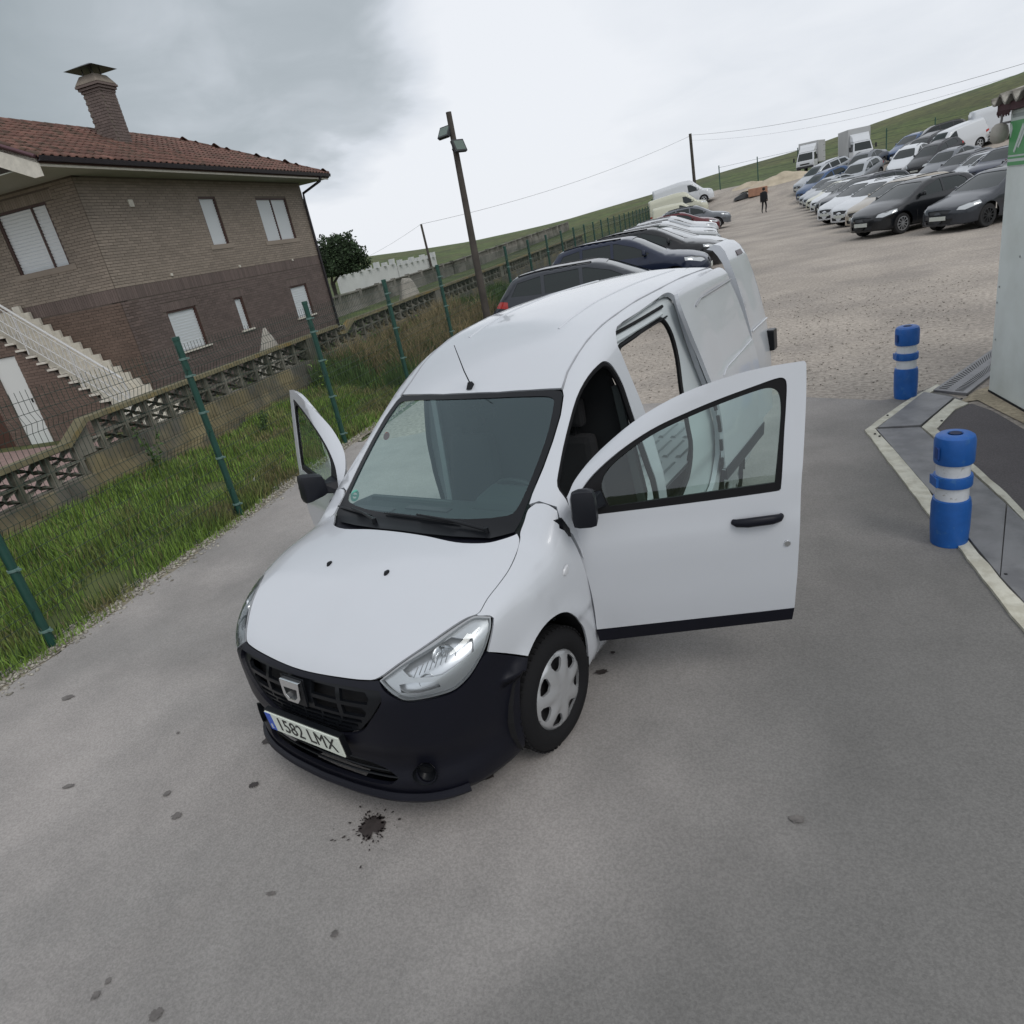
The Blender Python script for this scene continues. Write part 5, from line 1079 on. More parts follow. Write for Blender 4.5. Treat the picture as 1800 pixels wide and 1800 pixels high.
KINDS = {
 'hatchback': dict(L=4.2, hw=.87, g=.20, low=[(0, .62), (.15, .72), (.6, .90), (1.05, .99), (1.6, 1.0), (3.9, 1.0), (4.2, .95)], roof=[(1.5, 1.36), (2.2, 1.47), (3.0, 1.48), (3.8, 1.40)], ws=(1.0, .98, 1.95, 1.42), rw=(4.08, .98, 3.70, 1.40), ax=(.84, 3.42), r=.31,
    side=[[(1.42, 1.03), (1.85, 1.24), (2.35, 1.37), (2.42, 1.38), (2.42, 1.0), (1.5, .97)], [(2.50, 1.38), (3.2, 1.36), (3.42, 1.25), (3.50, 1.03), (2.50, 1.0)]], fr=.45),
 'estate': dict(L=4.65, hw=.89, g=.20, low=[(0, .60), (.15, .72), (.6, .86), (1.2, .97), (1.7, .99), (4.4, 1.0), (4.65, .95)], roof=[(1.7, 1.36), (2.4, 1.47), (3.4, 1.48), (4.3, 1.40)], ws=(1.15, .97, 2.1, 1.42), rw=(4.56, .98, 4.22, 1.38), ax=(.88, 3.6), r=.32,
    side=[[(1.58, 1.02), (2.0, 1.24), (2.5, 1.37), (2.6, 1.38), (2.6, 1.0), (1.66, .97)], [(2.68, 1.38), (3.45, 1.37), (3.45, 1.0), (2.68, 1.0)], [(3.53, 1.365), (4.05, 1.30), (4.22, 1.04), (3.53, 1.0)]], fr=.45),
 'saloon': dict(L=4.55, hw=.88, g=.19, low=[(0, .58), (.15, .70), (.6, .84), (1.2, .95), (1.7, .97), (3.7, .98), (4.1, 1.03), (4.45, 1.02), (4.55, .95)], roof=[(1.7, 1.33), (2.3, 1.43), (2.9, 1.43), (3.4, 1.34)], ws=(1.15, .95, 2.05, 1.38), rw=(4.05, .99, 3.15, 1.39), ax=(.88, 3.55), r=.31,
    side=[[(1.58, 1.0), (1.98, 1.2), (2.4, 1.33), (2.5, 1.34), (2.5, .98), (1.66, .96)], [(2.58, 1.34), (3.0, 1.32), (3.45, 1.12), (3.52, 1.02), (2.58, .98)]], fr=.45),
 'suv': dict(L=4.5, hw=.91, g=.26, zs=1.12, low=[(0, .74), (.15, .86), (.6, 1.02), (1.15, 1.10), (1.7, 1.11), (4.2, 1.12), (4.5, 1.05)], roof=[(1.6, 1.52), (2.2, 1.64), (3.2, 1.66), (4.0, 1.58)], ws=(1.1, 1.10, 1.95, 1.60), rw=(4.40, 1.12, 4.0, 1.58), ax=(.90, 3.55), r=.35,
    side=[[(1.5, 1.17), (1.9, 1.38), (2.35, 1.53), (2.45, 1.54), (2.45, 1.13), (1.58, 1.10)], [(2.53, 1.54), (3.3, 1.53), (3.3, 1.13), (2.53, 1.13)], [(3.38, 1.525), (3.85, 1.45), (4.02, 1.20), (3.38, 1.14)]], fr=.40),
 'small_van': dict(L=4.4, hw=.90, g=.20, zs=1.12, low=[(0, .70), (.15, .84), (.5, 1.0), (.95, 1.10), (1.5, 1.12), (4.2, 1.12), (4.4, 1.05)], roof=[(1.4, 1.64), (2.0, 1.80), (3.2, 1.84), (4.3, 1.80)], ws=(.90, 1.08, 1.75, 1.74), rw=(4.38, 1.1, 4.28, 1.8), ax=(.86, 3.6), r=.32, cw=[.88, .94, .985, 1., 1., .99, .97, .95, .90, .84, .78, .7],
    side=[[(1.30, 1.16), (1.65, 1.42), (2.0, 1.60), (2.15, 1.62), (2.15, 1.12), (1.38, 1.09)]], fr=.40),
 'large_van': dict(L=5.4, hw=1.0, g=.22, zs=1.15, low=[(0, .85), (.15, 1.0), (.5, 1.16), (.9, 1.25), (1.5, 1.27), (5.2, 1.27), (5.4, 1.2)], roof=[(1.2, 1.9), (1.9, 2.30), (3., 2.42), (5.3, 2.40)], ws=(.80, 1.22, 1.55, 2.02), rw=(5.39, 1.1, 5.32, 2.4), ax=(.95, 4.2), r=.35, cw=[.90, .95, .985, 1., 1., 1., .99, .98, .96, .93, .90, .80],
    side=[[(1.22, 1.32), (1.55, 1.62), (1.85, 1.86), (2.15, 1.90), (2.15, 1.28), (1.30, 1.22)]], fr=.40),
}
CGL = mat('car_window', (.010, .016, .016), .04, spec=.5); CLT = mat('car_headlight', (.50, .52, .53), .10, metal=.4, coat=.5); CTL = mat('tail_light', (.35, .015, .01), .2, coat=.5)
CTR = mat('tyre_far', (.013, .013, .014), .8); CRIM = mat('alloy_far', (.42, .43, .44), .35, metal=.6); CBL = mat('car_black_trim', (.012, .013, .015), .5); GRD = mat('wiper_grey', (.03, .03, .03), .5)
def paint(n, c, metal=.0): return mat('paint_'+n, c, .28, metal=metal, coat=.45, spec=.35)
PNT = dict(white=paint('white', (.56, .58, .60)), black=paint('black', (.006, .007, .009)), anthracite=paint('anthracite', (.028, .032, .040), .2), silver=paint('silver', (.36, .38, .40), .5), grey=paint('grey', (.14, .15, .165), .4),
           navy=paint('navy', (.010, .016, .038), .2), darkred=paint('darkred', (.10, .012, .016), .1), beige=paint('beige', (.34, .30, .24), .3), darkgreen=paint('darkgreen', (.012, .022, .018), .2), cream=paint('cream', (.50, .50, .40)), blue=paint('blue', (.03, .07, .16), .3))
def rim_mesh(r, far, spokes=10):
    b = MB(); rr = r*.66
    b.lathe([(rr*1.0, -.005), (rr*1.03, .004), (rr*.93, .008), (rr*.90, -.012)], 24, (0, 0, 0), 'x'); b.lathe([(0, .014), (rr*.2, .012), (rr*.24, -.004)], 12, (0, 0, 0), 'x')
    for k in range(spokes):
        a = 2*math.pi*k/spokes; b.bar((.004, rr*.15*math.cos(a), rr*.15*math.sin(a)), (.0, rr*.94*math.cos(a), rr*.94*math.sin(a)), .028 if spokes > 6 else .06, .014, (1, 0, 0))
    return b.mesh('rim', CRIM, True, angle=.6)
def build_kind(kind, coarse=.11, dark_rim=False):
    P = KINDS[kind]; f = car_field(P); zc_c = P['low'][1][1]-.285; fr = Caps(P['L'], .78, zc_c)
    def T2(l): l = np.array(l, float); return fr.to2(np.array([l[i]+(l[(i+1) % len(l)]-l[i])*t for i in range(len(l)) for t in (0, .25, .5, .75)]))
    L, hw, g, r = P['L'], P['hw'], P['g'], P['r']
    def s3(*yz): q = np.array(yz, float); o, d, rg = SIDE.ray(q); return [tuple(p) for p in hit(f, o, d, rg)]
    def f3(*xz): q = np.array(xz, float); o, d, rg = Flat((0, 1, 0), (1, 0, 0), (0, 0, 1), .4, 3.2).ray(q); return [tuple(p) for p in hit(f, o, d, rg, n=160)]
    def b3(*xz): q = np.array(xz, float); fl = Flat((0, -1, 0), (1, 0, 0), (0, 0, 1), .4, 3.2, (0, L, 0)); o, d, rg = fl.ray(q); return [tuple(p) for p in hit(f, o, d, rg, n=160)]
    ms = []
    def loop_m(l): return [(-x, y, z) for x, y, z in l][::-1]
    # bottom outline
    zb = g+.03
    arch = lambda yc: [(yc+(r+.06)*math.cos(a), r+(r+.06)*math.sin(a)) for a in np.linspace(math.pi+.2, -.2, 13) if r+(r+.06)*math.sin(a) > zb+.005]
    side_b = [(.60, zb)][:0]+[(y, z) for y, z in arch(P['ax'][0])]+[(P['ax'][0]+r+.16, zb), (P['ax'][1]-r-.16, zb)]+[(y, z) for y, z in arch(P['ax'][1])]
    fx = [(x*hw, zb) for x in (.0, .3, .55, .75, .88)]
    bot = f3(*fx)+s3(*side_b)+b3(*[(x*hw, zb) for x in (.88, .75, .5, .25, 0)])
    u = fr.to2(np.array(bot)); u[:, 1] = np.clip(u[:, 1], 0, math.pi*.8); u[0, 1] = u[-1, 1] = math.pi*.8
    um, uM = fr.a-(math.pi/2-.06)*fr.a, L-fr.a+(math.pi/2-.06)*fr.a
    half = [(um, math.pi*.8)]+[tuple(q) for q in u]+[(uM, math.pi*.8)]
    outer = half+[(a, -b) for a, b in half[::-1]]
    w0, z0, w1, z1 = P['ws']; tr = (z1-z0)
    wsl = f3((0, z0+.03), (.55*hw, z0+.04), (.78*hw, z0+.07), (.70*hw, z0+tr*.5), (.585*hw, z1-.05), (.5*hw, z1-.03), (0, z1-.02)); wsl = wsl+[(-x, y, z) for x, y, z in wsl[::-1] if x > 1e-6]
    q0, qz0, q1, qz1 = P['rw']; t2_ = qz1-qz0; wall_ = kind.endswith('van')
    rwl = b3((0, qz0+.06), (.62*hw, qz0+.07), (.66*hw, qz0+t2_*.4), (.56*hw, qz1-.09), (0, qz1-.06)); rwl = rwl+[(-x, y, z) for x, y, z in rwl[::-1] if x > 1e-6]
    zl = P['low'][1][1]
    hlp = f3((.58*hw, zl-.10), (.60*hw, zl-.02), (.80*hw, zl+.05)); hlp += s3((.62, zl+.07), (.60, zl-.02))+f3((.78*hw, zl-.12))
    lk = min(.98, P['low'][-1][1]); tlp = b3((.62*hw, lk-.14), (.64*hw, lk-.02), (.78*hw, lk-.0))+s3((L-.34, lk-.0), (L-.34, lk-.15))
    gl_ = f3((0, zl-.20), (.34*hw, zl-.20), (.42*hw, zl-.09), (0, zl-.07)); gl_ = gl_+[(-x, y, z) for x, y, z in gl_[::-1] if x > 1e-6]
    ai = f3((0, g+.08), (.45*hw, g+.08), (.52*hw, g+.20), (0, g+.21)); ai = ai+[(-x, y, z) for x, y, z in ai[::-1] if x > 1e-6]
    sides = [s3(*l) for l in P['side']]
    holes = [wsl, hlp, loop_m(hlp), gl_, ai]+([rwl] if not wall_ else [])+[tlp, loop_m(tlp)]+[l for s_ in sides for l in (s_, loop_m(s_))]
    hl2 = [T2(h) for h in holes]
    parts = [('body', panel_mesh('body', f, fr, [outer]+hl2, PNT['white'], step=coarse, thick=0, in2d=True))]
    def ap(name, l, m, off=-.012, mirror=False): parts.append((name, panel_mesh(name, f, fr, [T2(grow(l, .012))], m, step=coarse*1.1, thick=0, off=off, in2d=True)))
    ap('windscreen', wsl, CGL, -.010)
    if not wall_: ap('rear_window', rwl, CGL, -.010)
    for l in (hlp, loop_m(hlp)): ap('headlight', l, CLT, -.006)
    for l in (tlp, loop_m(tlp)): ap('tail_light', l, CTL, -.004)
    ap('grille', gl_, CBL, -.02); ap('air_intake', ai, CBL, -.03)
    for s_ in sides: ap('side_window', s_, CGL, -.010); ap('side_window', loop_m(s_), CGL, -.010)
    # creases: door and bonnet joints as thin grooves
    for l, nm in ((s3((P['side'][0][-1][0]-.08, .97), (P['side'][0][-1][0]-.14, .6), (P['side'][0][-1][0]-.10, .32)), 'door_joint'), (s3((P['side'][0][-2][0]+.04, 1.0), (P['side'][0][-2][0]+.04, .6), (P['side'][0][-2][0]+.02, .32)), 'door_joint')):
        for sx in (1, -1):
            b = MB(); b.tube([(sx*x, y, z) for x, y, z in l], .006, 5); parts.append((nm, b.mesh(nm, CBL)))
    b = MB(); b.box(-.26, .26, -.014, .004, zl-.34, zl-.23); me = b.mesh('number_plate', mat('far_plate', (.5, .52, .48), .4)); parts.append(('number_plate', me))
    for sx in (1, -1):
        m3 = s3((P['side'][0][0][0]+.12, P['side'][0][0][1]+.03))[0]; b = MB(); b.hexa([(sx*(m3[0]-.02), m3[1]-.05, m3[2]-.07), (sx*(m3[0]+.19), m3[1]-.03, m3[2]-.06), (sx*(m3[0]+.19), m3[1]+.05, m3[2]-.06), (sx*(m3[0]-.02), m3[1]+.04, m3[2]-.07), (sx*(m3[0]), m3[1]-.04, m3[2]+.03), (sx*(m3[0]+.17), m3[1]-.02, m3[2]+.08), (sx*(m3[0]+.17), m3[1]+.05, m3[2]+.08), (sx*(m3[0]), m3[1]+.04, m3[2]+.03)]); parts.append(('door_mirror', b.mesh('door_mirror', PNT['white'], True, bevel=.02)))
    if not wall_:
        for sx in (1, -1):
            y0, y1 = P['side'][0][2][0]-.1, P['side'][-1][1][0]; q = np.array([[sx*hw*.60, y] for y in np.linspace(y0, y1, 7)]); pp = hit(f, *TOP.ray(q)[:2], 2.4); b = MB(); b.tube([(p[0], p[1], p[2]+.01) for p in pp], .014, 5); parts.append(('roof_trim', b.mesh('roof_trim', CBL, True)))
    b = MB(); b.box(-hw*.8, hw*.8, .5, L-.5, g-.02, g+.06); b.box(-hw*.78, hw*.78, P['ax'][0]-.45, P['ax'][0]+.45, g, r*2+.05); b.box(-hw*.78, hw*.78, P['ax'][1]-.45, P['ax'][1]+.45, g, r*2+.05); parts.append(('underside', b.mesh('underside', DARK)))
    b = MB(); b.lathe([(r*.62, -.01), (r*.72, .0), (r*.93, -.004), (r, -.03), (r, -.17), (r*.9, -.19)], 28, (0, 0, 0), 'x'); b.lathe([(0, -.06), (r*.62, -.05)], 16, (0, 0, 0), 'x'); tm = b.mesh('tyre', CTR, True, angle=.6)
    rmh = rim_mesh(r, False, 10 if kind in ('hatchback', 'saloon') else 5)
    wheels = [((sx*(hw-.025), y, r), sx) for sx in (1, -1) for y in P['ax']]
    return dict(parts=parts, tyre=tm, rim=rmh, wheels=wheels, L=L)
PAINTED = ('body', 'door_mirror')
PROTO = {}
def place_car(kind, nose, head, colour, label, group, cat='car', z=None, scale=1., rim=None, name='parked_car', extra=None):
    """nose = ground point under the nose; head = unit-ish direction the car faces"""
    if kind not in PROTO: PROTO[kind] = build_kind(kind, .10 if kind in ('hatchback', 'suv', 'estate', 'saloon') else .14)
    K = PROTO[kind]; h = Vector((*head, 0)).normalized(); rz = math.atan2(h.y, h.x)+math.pi/2
    cx_, cy2 = nose[0]-h.x*2.2, nose[1]-h.y*2.2
    z_ = float(TZ(cx_, cy2))+.004 if z is None else z
    e_ = .3; gx_ = float(TZ(nose[0], nose[1])-TZ(nose[0]-h.x*4, nose[1]-h.y*4))/4
    root = empty(name, (nose[0], nose[1], float(TZ(*nose))+.004 if z is None else z), rz, label, cat, group); root.scale = (scale,)*3
    root.rotation_euler = (-math.atan(gx_) if z is None else 0, 0, rz)
    for n, me in K['parts']:
        o = link(n, me, root)
        if n in PAINTED: o.material_slots[0].link = 'OBJECT'; o.material_slots[0].material = PNT[colour]
    for loc, sx in K['wheels']:
        w = empty('wheel', loc, 0, parent=root); w.scale = (sx, 1, 1); link('tyre', K['tyre'], w); ro = link('rim', K['rim'], w)
        if rim: ro.material_slots[0].link = 'OBJECT'; ro.material_slots[0].material = rim
    return root
GL, GR, GB, GT = 'cars parked nose out along the green fence', 'cars parked at an angle on the right of the gravel lot', 'cars in the second row of the lot', 'vans and trucks at the top of the lot'
hL = (.95, .31)
place_car('estate', (-2.75, 13.9), (.93, .36), 'anthracite', 'grey estate car behind the white van, nearest to the camera along the fence', GL)
place_car('suv', (-3.95, 17.75), (.965, .26), 'navy', 'dark blue five door car parked second from the front along the fence', GL)
place_car('saloon', (-5.1, 19.6), hL, 'silver', 'low silver car squeezed between the dark blue car and a black one', GL)
place_car('suv', (-4.75, 21.4), hL, 'black', 'black off-roader beside the dark blue car along the fence', GL)
place_car('hatchback', (-5.3, 24.0), hL, 'white', 'white hatchback between the black off-roader and the black estate', GL)
place_car('estate', (-6.9, 28.0), hL, 'darkgreen', 'black estate with roof bars in the middle of the fence row', GL)
place_car('estate', (-8.2, 31.6), hL, 'white', 'white estate beyond the black estate with roof bars', GL)
place_car('saloon', (-9.2, 34.6), hL, 'silver', 'silver saloon between two white cars of the fence row', GL)
place_car('estate', (-10.2, 37.8), hL, 'white', 'second white estate, right before the dark red car', GL)
place_car('hatchback', (-11.5, 42.2), hL, 'darkred', 'dark red car in the far half of the fence row', GL)
place_car('estate', (-13.6, 50.0), hL, 'silver', 'silver estate beyond the grey off-roader, last car before the vans', GL)
place_car('suv', (-12.0, 46.0), hL, 'grey', 'grey off-roader next to the dark red car', GL)
place_car('small_van', (-17.3, 57.5), hL, 'cream', 'small pale van, nearest of the three vans by the fence', GL, 'van', name='parked_van')
place_car('large_van', (-18.7, 62.0), hL, 'cream', 'cream van between the small pale van and the tall white one', GL, 'van', scale=.92, name='parked_van')
place_car('large_van', (-19.6, 66.5), hL, 'white', 'tall white van with black bumper at the end of the fence row', GL, 'van', name='parked_van')
hR = (-.62, -.78)
place_car('saloon', (.86, 23.09), hR, 'anthracite', 'dark grey saloon cut off by the white cabin wall', GR, rim=CBL)
place_car('hatchback', (-1.36, 24.64), hR, 'black', 'glossy black hatchback with bright multi spoke wheels', GR)
rowR = [('hatchback', 'beige', 'beige hatchback hidden behind the glossy black one'), ('hatchback', 'white', 'white hatchback third from the cabin in the angled row'), ('hatchback', 'white', 'white hatchback with the wide black mouth, most forward in its row'),
        ('suv', 'anthracite', 'tall anthracite car behind the two white hatchbacks'), ('hatchback', 'black', 'black hatchback with bright headlights beside the pale car'), ('hatchback', 'white', 'white hatchback next to the black one with bright headlights'),
        ('saloon', 'cream', 'pale cream car in the far half of the angled row'), ('hatchback', 'silver', 'silver hatchback between the cream car and a blue one'), ('saloon', 'silver', 'silver saloon near the far end of the angled row'), ('hatchback', 'blue', 'blue grey hatchback beside the end estate'), ('estate', 'silver', 'silver estate at the far end of the angled row')]
yy = 28.1
for k, (kd, c, lb) in enumerate(rowR):
    x = -1.3-.274*(yy-24.35)+(.25 if k == 0 else (-.3 if k == 2 else 0)); place_car(kd, (x, yy), hR, c, lb, GR); yy += 2.75 if k < 4 else 3.35
rowB = [('hatchback', 'white', 'white hatchback behind the glossy black one, roof only in view'), ('hatchback', 'silver', 'silver car with open boot in the second row'), ('estate', 'anthracite', 'anthracite estate with shiny roof bars'), ('suv', 'navy', 'navy people carrier with white rear pillars in the second row'), ('estate', 'silver', 'silver estate in the middle of the second row'),
        ('hatchback', 'anthracite', 'anthracite hatchback beside the silver estate'), ('saloon', 'grey', 'grey saloon in the second row'), ('hatchback', 'black', 'black hatchback below the box truck'), ('estate', 'black', 'black estate below the small white truck'), ('saloon', 'blue', 'blue saloon at the end of the second row')]
yy = 31.5
for k, (kd, c, lb) in enumerate(rowB):
    x = 4.2-.29*(yy-31.5); place_car(kd, (x, yy), (-.47, -.88), c, lb, GB); yy += 3.4
for k, (kd, c, x, y, hd_, lb) in enumerate([('saloon', 'white', -3.9, 56.5, (-.25, -.97), 'white coupe facing down the lot under the hill'), ('suv', 'black', -4.4, 63.0, (-.9, -.3), 'black car half hidden behind the white coupe'), ('hatchback', 'silver', -6.9, 55.5, (-.3, -.95), 'silver hatchback in front of the box truck'), ('saloon', 'grey', -7.2, 59.0, (-.3, -.95), 'grey saloon behind the silver hatchback'),
     ('estate', 'silver', .8, 42.0, (-.47, -.88), 'silver estate in the upper block of cars'), ('hatchback', 'darkred', 2.4, 39.5, (-.47, -.88), 'car with a red seat showing in the upper block'), ('estate', 'anthracite', .2, 46.5, (-.47, -.88), 'anthracite estate in the upper block of cars'), ('suv', 'grey', 1.6, 48.5, (-.9, -.4), 'grey car high in the upper block of cars')]): place_car(kd, (x, y), hd_, c, lb, 'cars in the upper block of the lot')
place_car('small_van', (-2.5, 57.5), (-.75, -.66), 'white', 'white people carrier with its front to the camera below the large van', GT, 'van', name='parked_van')
place_car('large_van', (4.9, 61.5), (.93, .2), 'white', 'large white van seen from behind at the top right', GT, 'van', scale=.92, name='parked_van')
def truck(loc, rz, boxlen, label, cabc, h=2.35):
    z = float(TZ(*loc)); t = empty('box_truck', (*loc, z), rz, label, 'truck', GT); t.scale = (.80,)*3
    TB = mat('truck_box', (.42, .43, .43), .6, var=.06, vscale=.7); CB2 = PNT[cabc]
    b = MB(); b.box(-1.05, 1.05, 1.75, 1.75+boxlen, .85, .85+h); b.build('cargo_box', TB, t, bevel=.03)
    b = MB()
    for k in range(int(boxlen/.45)): b.box(1.05, 1.07, 1.85+.45*k, 1.90+.45*k, .9, .8+h); b.box(-1.07, -1.05, 1.85+.45*k, 1.90+.45*k, .9, .8+h)
    b.build('box_rib', TB, t)['kind'] = 'stuff'
    b = MB(); b.hexa([(-.95, .05, .45), (.95, .05, .45), (.98, 1.68, .45), (-.98, 1.68, .45), (-.93, .10, 1.15), (.93, .10, 1.15), (.98, 1.68, 1.15), (-.98, 1.68, 1.15)]); b.hexa([(-.92, .12, 1.14), (.92, .12, 1.14), (.97, 1.66, 1.14), (-.97, 1.66, 1.14), (-.78, .62, 2.05), (.78, .62, 2.05), (.85, 1.66, 2.12), (-.85, 1.66, 2.12)]); b.build('cab', CB2, t, bevel=.05)
    b = MB(); b.hexa([(-.80, .75, 2.08), (.80, .75, 2.08), (.9, 1.70, 2.1), (-.9, 1.70, 2.1), (-.72, 1.2, 2.55), (.72, 1.2, 2.55), (.9, 1.72, 2.85), (-.9, 1.72, 2.85)]); b.build('wind_deflector', CB2, t, bevel=.06)
    b = MB(); b.hexa([(-.80, .155, 1.22), (.80, .155, 1.22), (.80, .20, 1.22), (-.80, .20, 1.22), (-.70, .555, 1.95), (.70, .555, 1.95), (.70, .60, 1.95), (-.70, .60, 1.95)]); b.build('windscreen', CGL, t)
    for sx in (1, -1):
        b = MB(); b.hexa([(sx*.965, .45, 1.22), (sx*.985, 1.4, 1.22), (sx*.94, 1.4, 1.22), (sx*.93, .45, 1.22), (sx*.89, .75, 1.9), (sx*.89, 1.4, 1.95), (sx*.84, 1.4, 1.95), (sx*.84, .75, 1.9)]); b.build('side_window', CGL, t)
        b = MB(); b.box(sx*.62-.16, sx*.62+.16, .03, .09, .72, .92); b.build('headlight', CLT, t); b = MB(); b.bar((sx*.98, .35, 1.5), (sx*1.18, .30, 1.5), .03); b.box(sx*1.2-.08, sx*1.2+.08, .24, .32, 1.25, 1.65); b.build('door_mirror', CBL, t)
    b = MB(); b.box(-.9, .9, .0, .06, .42, .66); b.build('bumper', CBL, t, bevel=.02); b = MB(); b.box(-.5, .5, .02, .1, .78, .92); b.build('grille', CBL, t); b = MB(); b.box(-.4, .4, 1.0, 1.7+boxlen, .5, .84); b.build('chassis', DARK, t)
    for y in (.85, 1.75+boxlen-1.0):
        for sx in (1, -1): w = empty('wheel', (sx*.95, y, .38), 0, parent=t); w.scale = (sx, 1, 1); b = MB(); b.lathe([(0, -.05), (.22, -.04), (.24, 0), (.36, -.005), (.38, -.03), (.38, -.22)], 20, (0, 0, 0), 'x'); b.build('tyre', CTR, w, True)
    return t
truck((-12.6, 70.0), R_(-2), 3.2, 'small white box truck facing the camera below the hill', 'white', 2.2)
truck((-7.3, 66.0), R_(22), 4.4, 'large grey box truck with white cab at the top of the lot', 'white', 2.5)
# ---------------------------------------------------------------- poles and wires
WOOD = mat('weathered_pole', (.060, .052, .045), .9, var=.3, vscale=3, bump=.5, bscale=40); DKM = mat('dark_metal', (.02, .022, .025), .5)
lp = empty('light_pole', (-6.74, 11.07, -.2), 0, 'weathered wooden pole with two floodlights beside the fence', 'light pole')
b = MB(); b.tube([(0, 0, -.2), (.0, 0, 2.2), (.03, 0, 4.95)], [.085, .075, .055], 12); b.build('pole', WOOD, lp, True)
fwd = Vector((2.49+6.74, -1.39-11.07, 0)).normalized()
for (dx, z, rx, rz, tl_) in ((-.12, 4.62, 35, -25, .6), (.16, 4.32, 20, 60, .5)):
    fl_ = empty('floodlight', (dx*1.0, -.05, z), R_(rz)+.3, parent=lp); fl_.rotation_euler = (R_(-rx), 0, R_(rz)+.3)
    b = MB(); b.box(-.15, .15, -.035, .035, -.12, .12); b.build('lamp_body', DKM, fl_, bevel=.01); b = MB(); b.box(-.12, .12, -.038, -.034, -.09, .09); b.build('lamp_glass', mat('flood_glass', (.10, .14, .12), .15), fl_)
    b = MB(); b.bar((0, .03, 0), (-dx*.7, .10, -.02), .04); b.build('lamp_bracket', DKM, fl_)
def pole(base, top, r, label, extras=()):
    t = empty('utility_pole', base, 0, label, 'pole'); b = MB(); d = Vector(top)-Vector(base); b.tube([(0, 0, -.5), tuple(d)], [r*1.2, r], 8); b.build('pole', WOOD, t, True)
    for e_ in extras: b = MB(); b.lathe([(.0, .0), (.14, .02), (.17, .2), (.12, .4), (0, .42)], 10, (d.x*e_, d.y*e_, d.z*e_)); b.build('insulator', DKM, t, True)
    return t
T2 = (-37.47, 111.76, 10.56); T1 = (-55.57, 67.38, 5.03)
pole((-37.35, 111.8, 1.5), T2, .22, 'dark utility pole standing behind the vans', (.55, .62)); pole((-55.47, 67.47, -.2), T1, .13, 'thin leaning utility pole beside the white wall')
def wire(a, c, sag, label, r=.018):
    a, c = Vector(a), Vector(c); b = MB(); b.tube([a.lerp(c, t)-Vector((0, 0, sag*4*t*(1-t))) for t in np.linspace(0, 1, 24)], r, 4); o = b.build('overhead_wire', mat('wire_grey', (.22, .22, .23), .6), None); tag(o, label, 'wire', 'overhead wires')
def at_(px, py, dist):
    d = np.array(_f)*CAM['f']+np.array(_r)*(px-900)+np.array(_u)*(900-py); t = dist/math.hypot(d[0], d[1]); return tuple(CAMX+t*d)
wire(T1, (T2[0], T2[1], T2[2]-.3), 1.0, 'wire strung between the thin leaning pole and the dark pole behind the vans', .018)
wire((T2[0], T2[1], T2[2]-.2), at_(1960, 62, 75), 1.2, 'wire running right from the dark pole above the hill', .017)
wire((T2[0], T2[1], T2[2]-.9), at_(1960, 76, 75), 1.5, 'lower wire running right from the dark pole above the hill', .009)
wire(T1, at_(560, 480, 160), 1.0, 'wire dropping left from the thin leaning pole towards the tree', .014)
# ---------------------------------------------------------------- second wall, white walls, far fence
w2 = empty('field_wall', (-28.75, 27, 0), 0, 'long grey concrete wall with open top across the green field', 'wall')
pts = [(-14.5, -4), (0, 0), (-9.6, 23), (-21.1, 65.8)]; W2M = mat('field_wall_concrete', (.19, .18, .16), .95, var=.25, vscale=.8, col2=(.11, .108, .09), c2s=.6)
pts = [(8.0, -24), (0, 0), (-9.6, 23), (-21.1, 65.8)]
bb = MB(); ba = MB(); cp_ = MB()
for (xa, ya), (xb, yb) in zip(pts[:-1], pts[1:]):
    Ls = math.hypot(xb-xa, yb-ya); n = int(Ls/3)
    za, zb_ = float(TZ(xa-28.75, ya+27))-.1, float(TZ(xb-28.75, yb+27))-.1
    bb.bar((xa, ya, za+.38), (xb, yb, zb_+.38), .14, .76); cp_.bar((xa, ya, za+1.16), (xb, yb, zb_+1.16), .22, .07)
    k = 0.
    while k < Ls: t = k/Ls; ba.bar((xa+(xb-xa)*t, ya+(yb-ya)*t, za+(zb_-za)*t+.75), (xa+(xb-xa)*t, ya+(yb-ya)*t, za+(zb_-za)*t+1.13), .07); k += .26
    for q in range(n+1): t = q/n; o = MB().box(-.12, .12, -.12, .12, 0, 1.26).mesh('wall_post', W2M) if q == 0 and xa == 8.0 else bpy.data.meshes['wall_post']; link('wall_post', o, w2, (xa+(xb-xa)*t, ya+(yb-ya)*t, za+(zb_-za)*t))
bb.build('wall_base', W2M, w2); cp_.build('coping', W2M, w2); ba.build('baluster', W2M, w2)['kind'] = 'stuff'
WW_ = mat('whitewash', (.52, .53, .52), .8, var=.08, vscale=.5); 
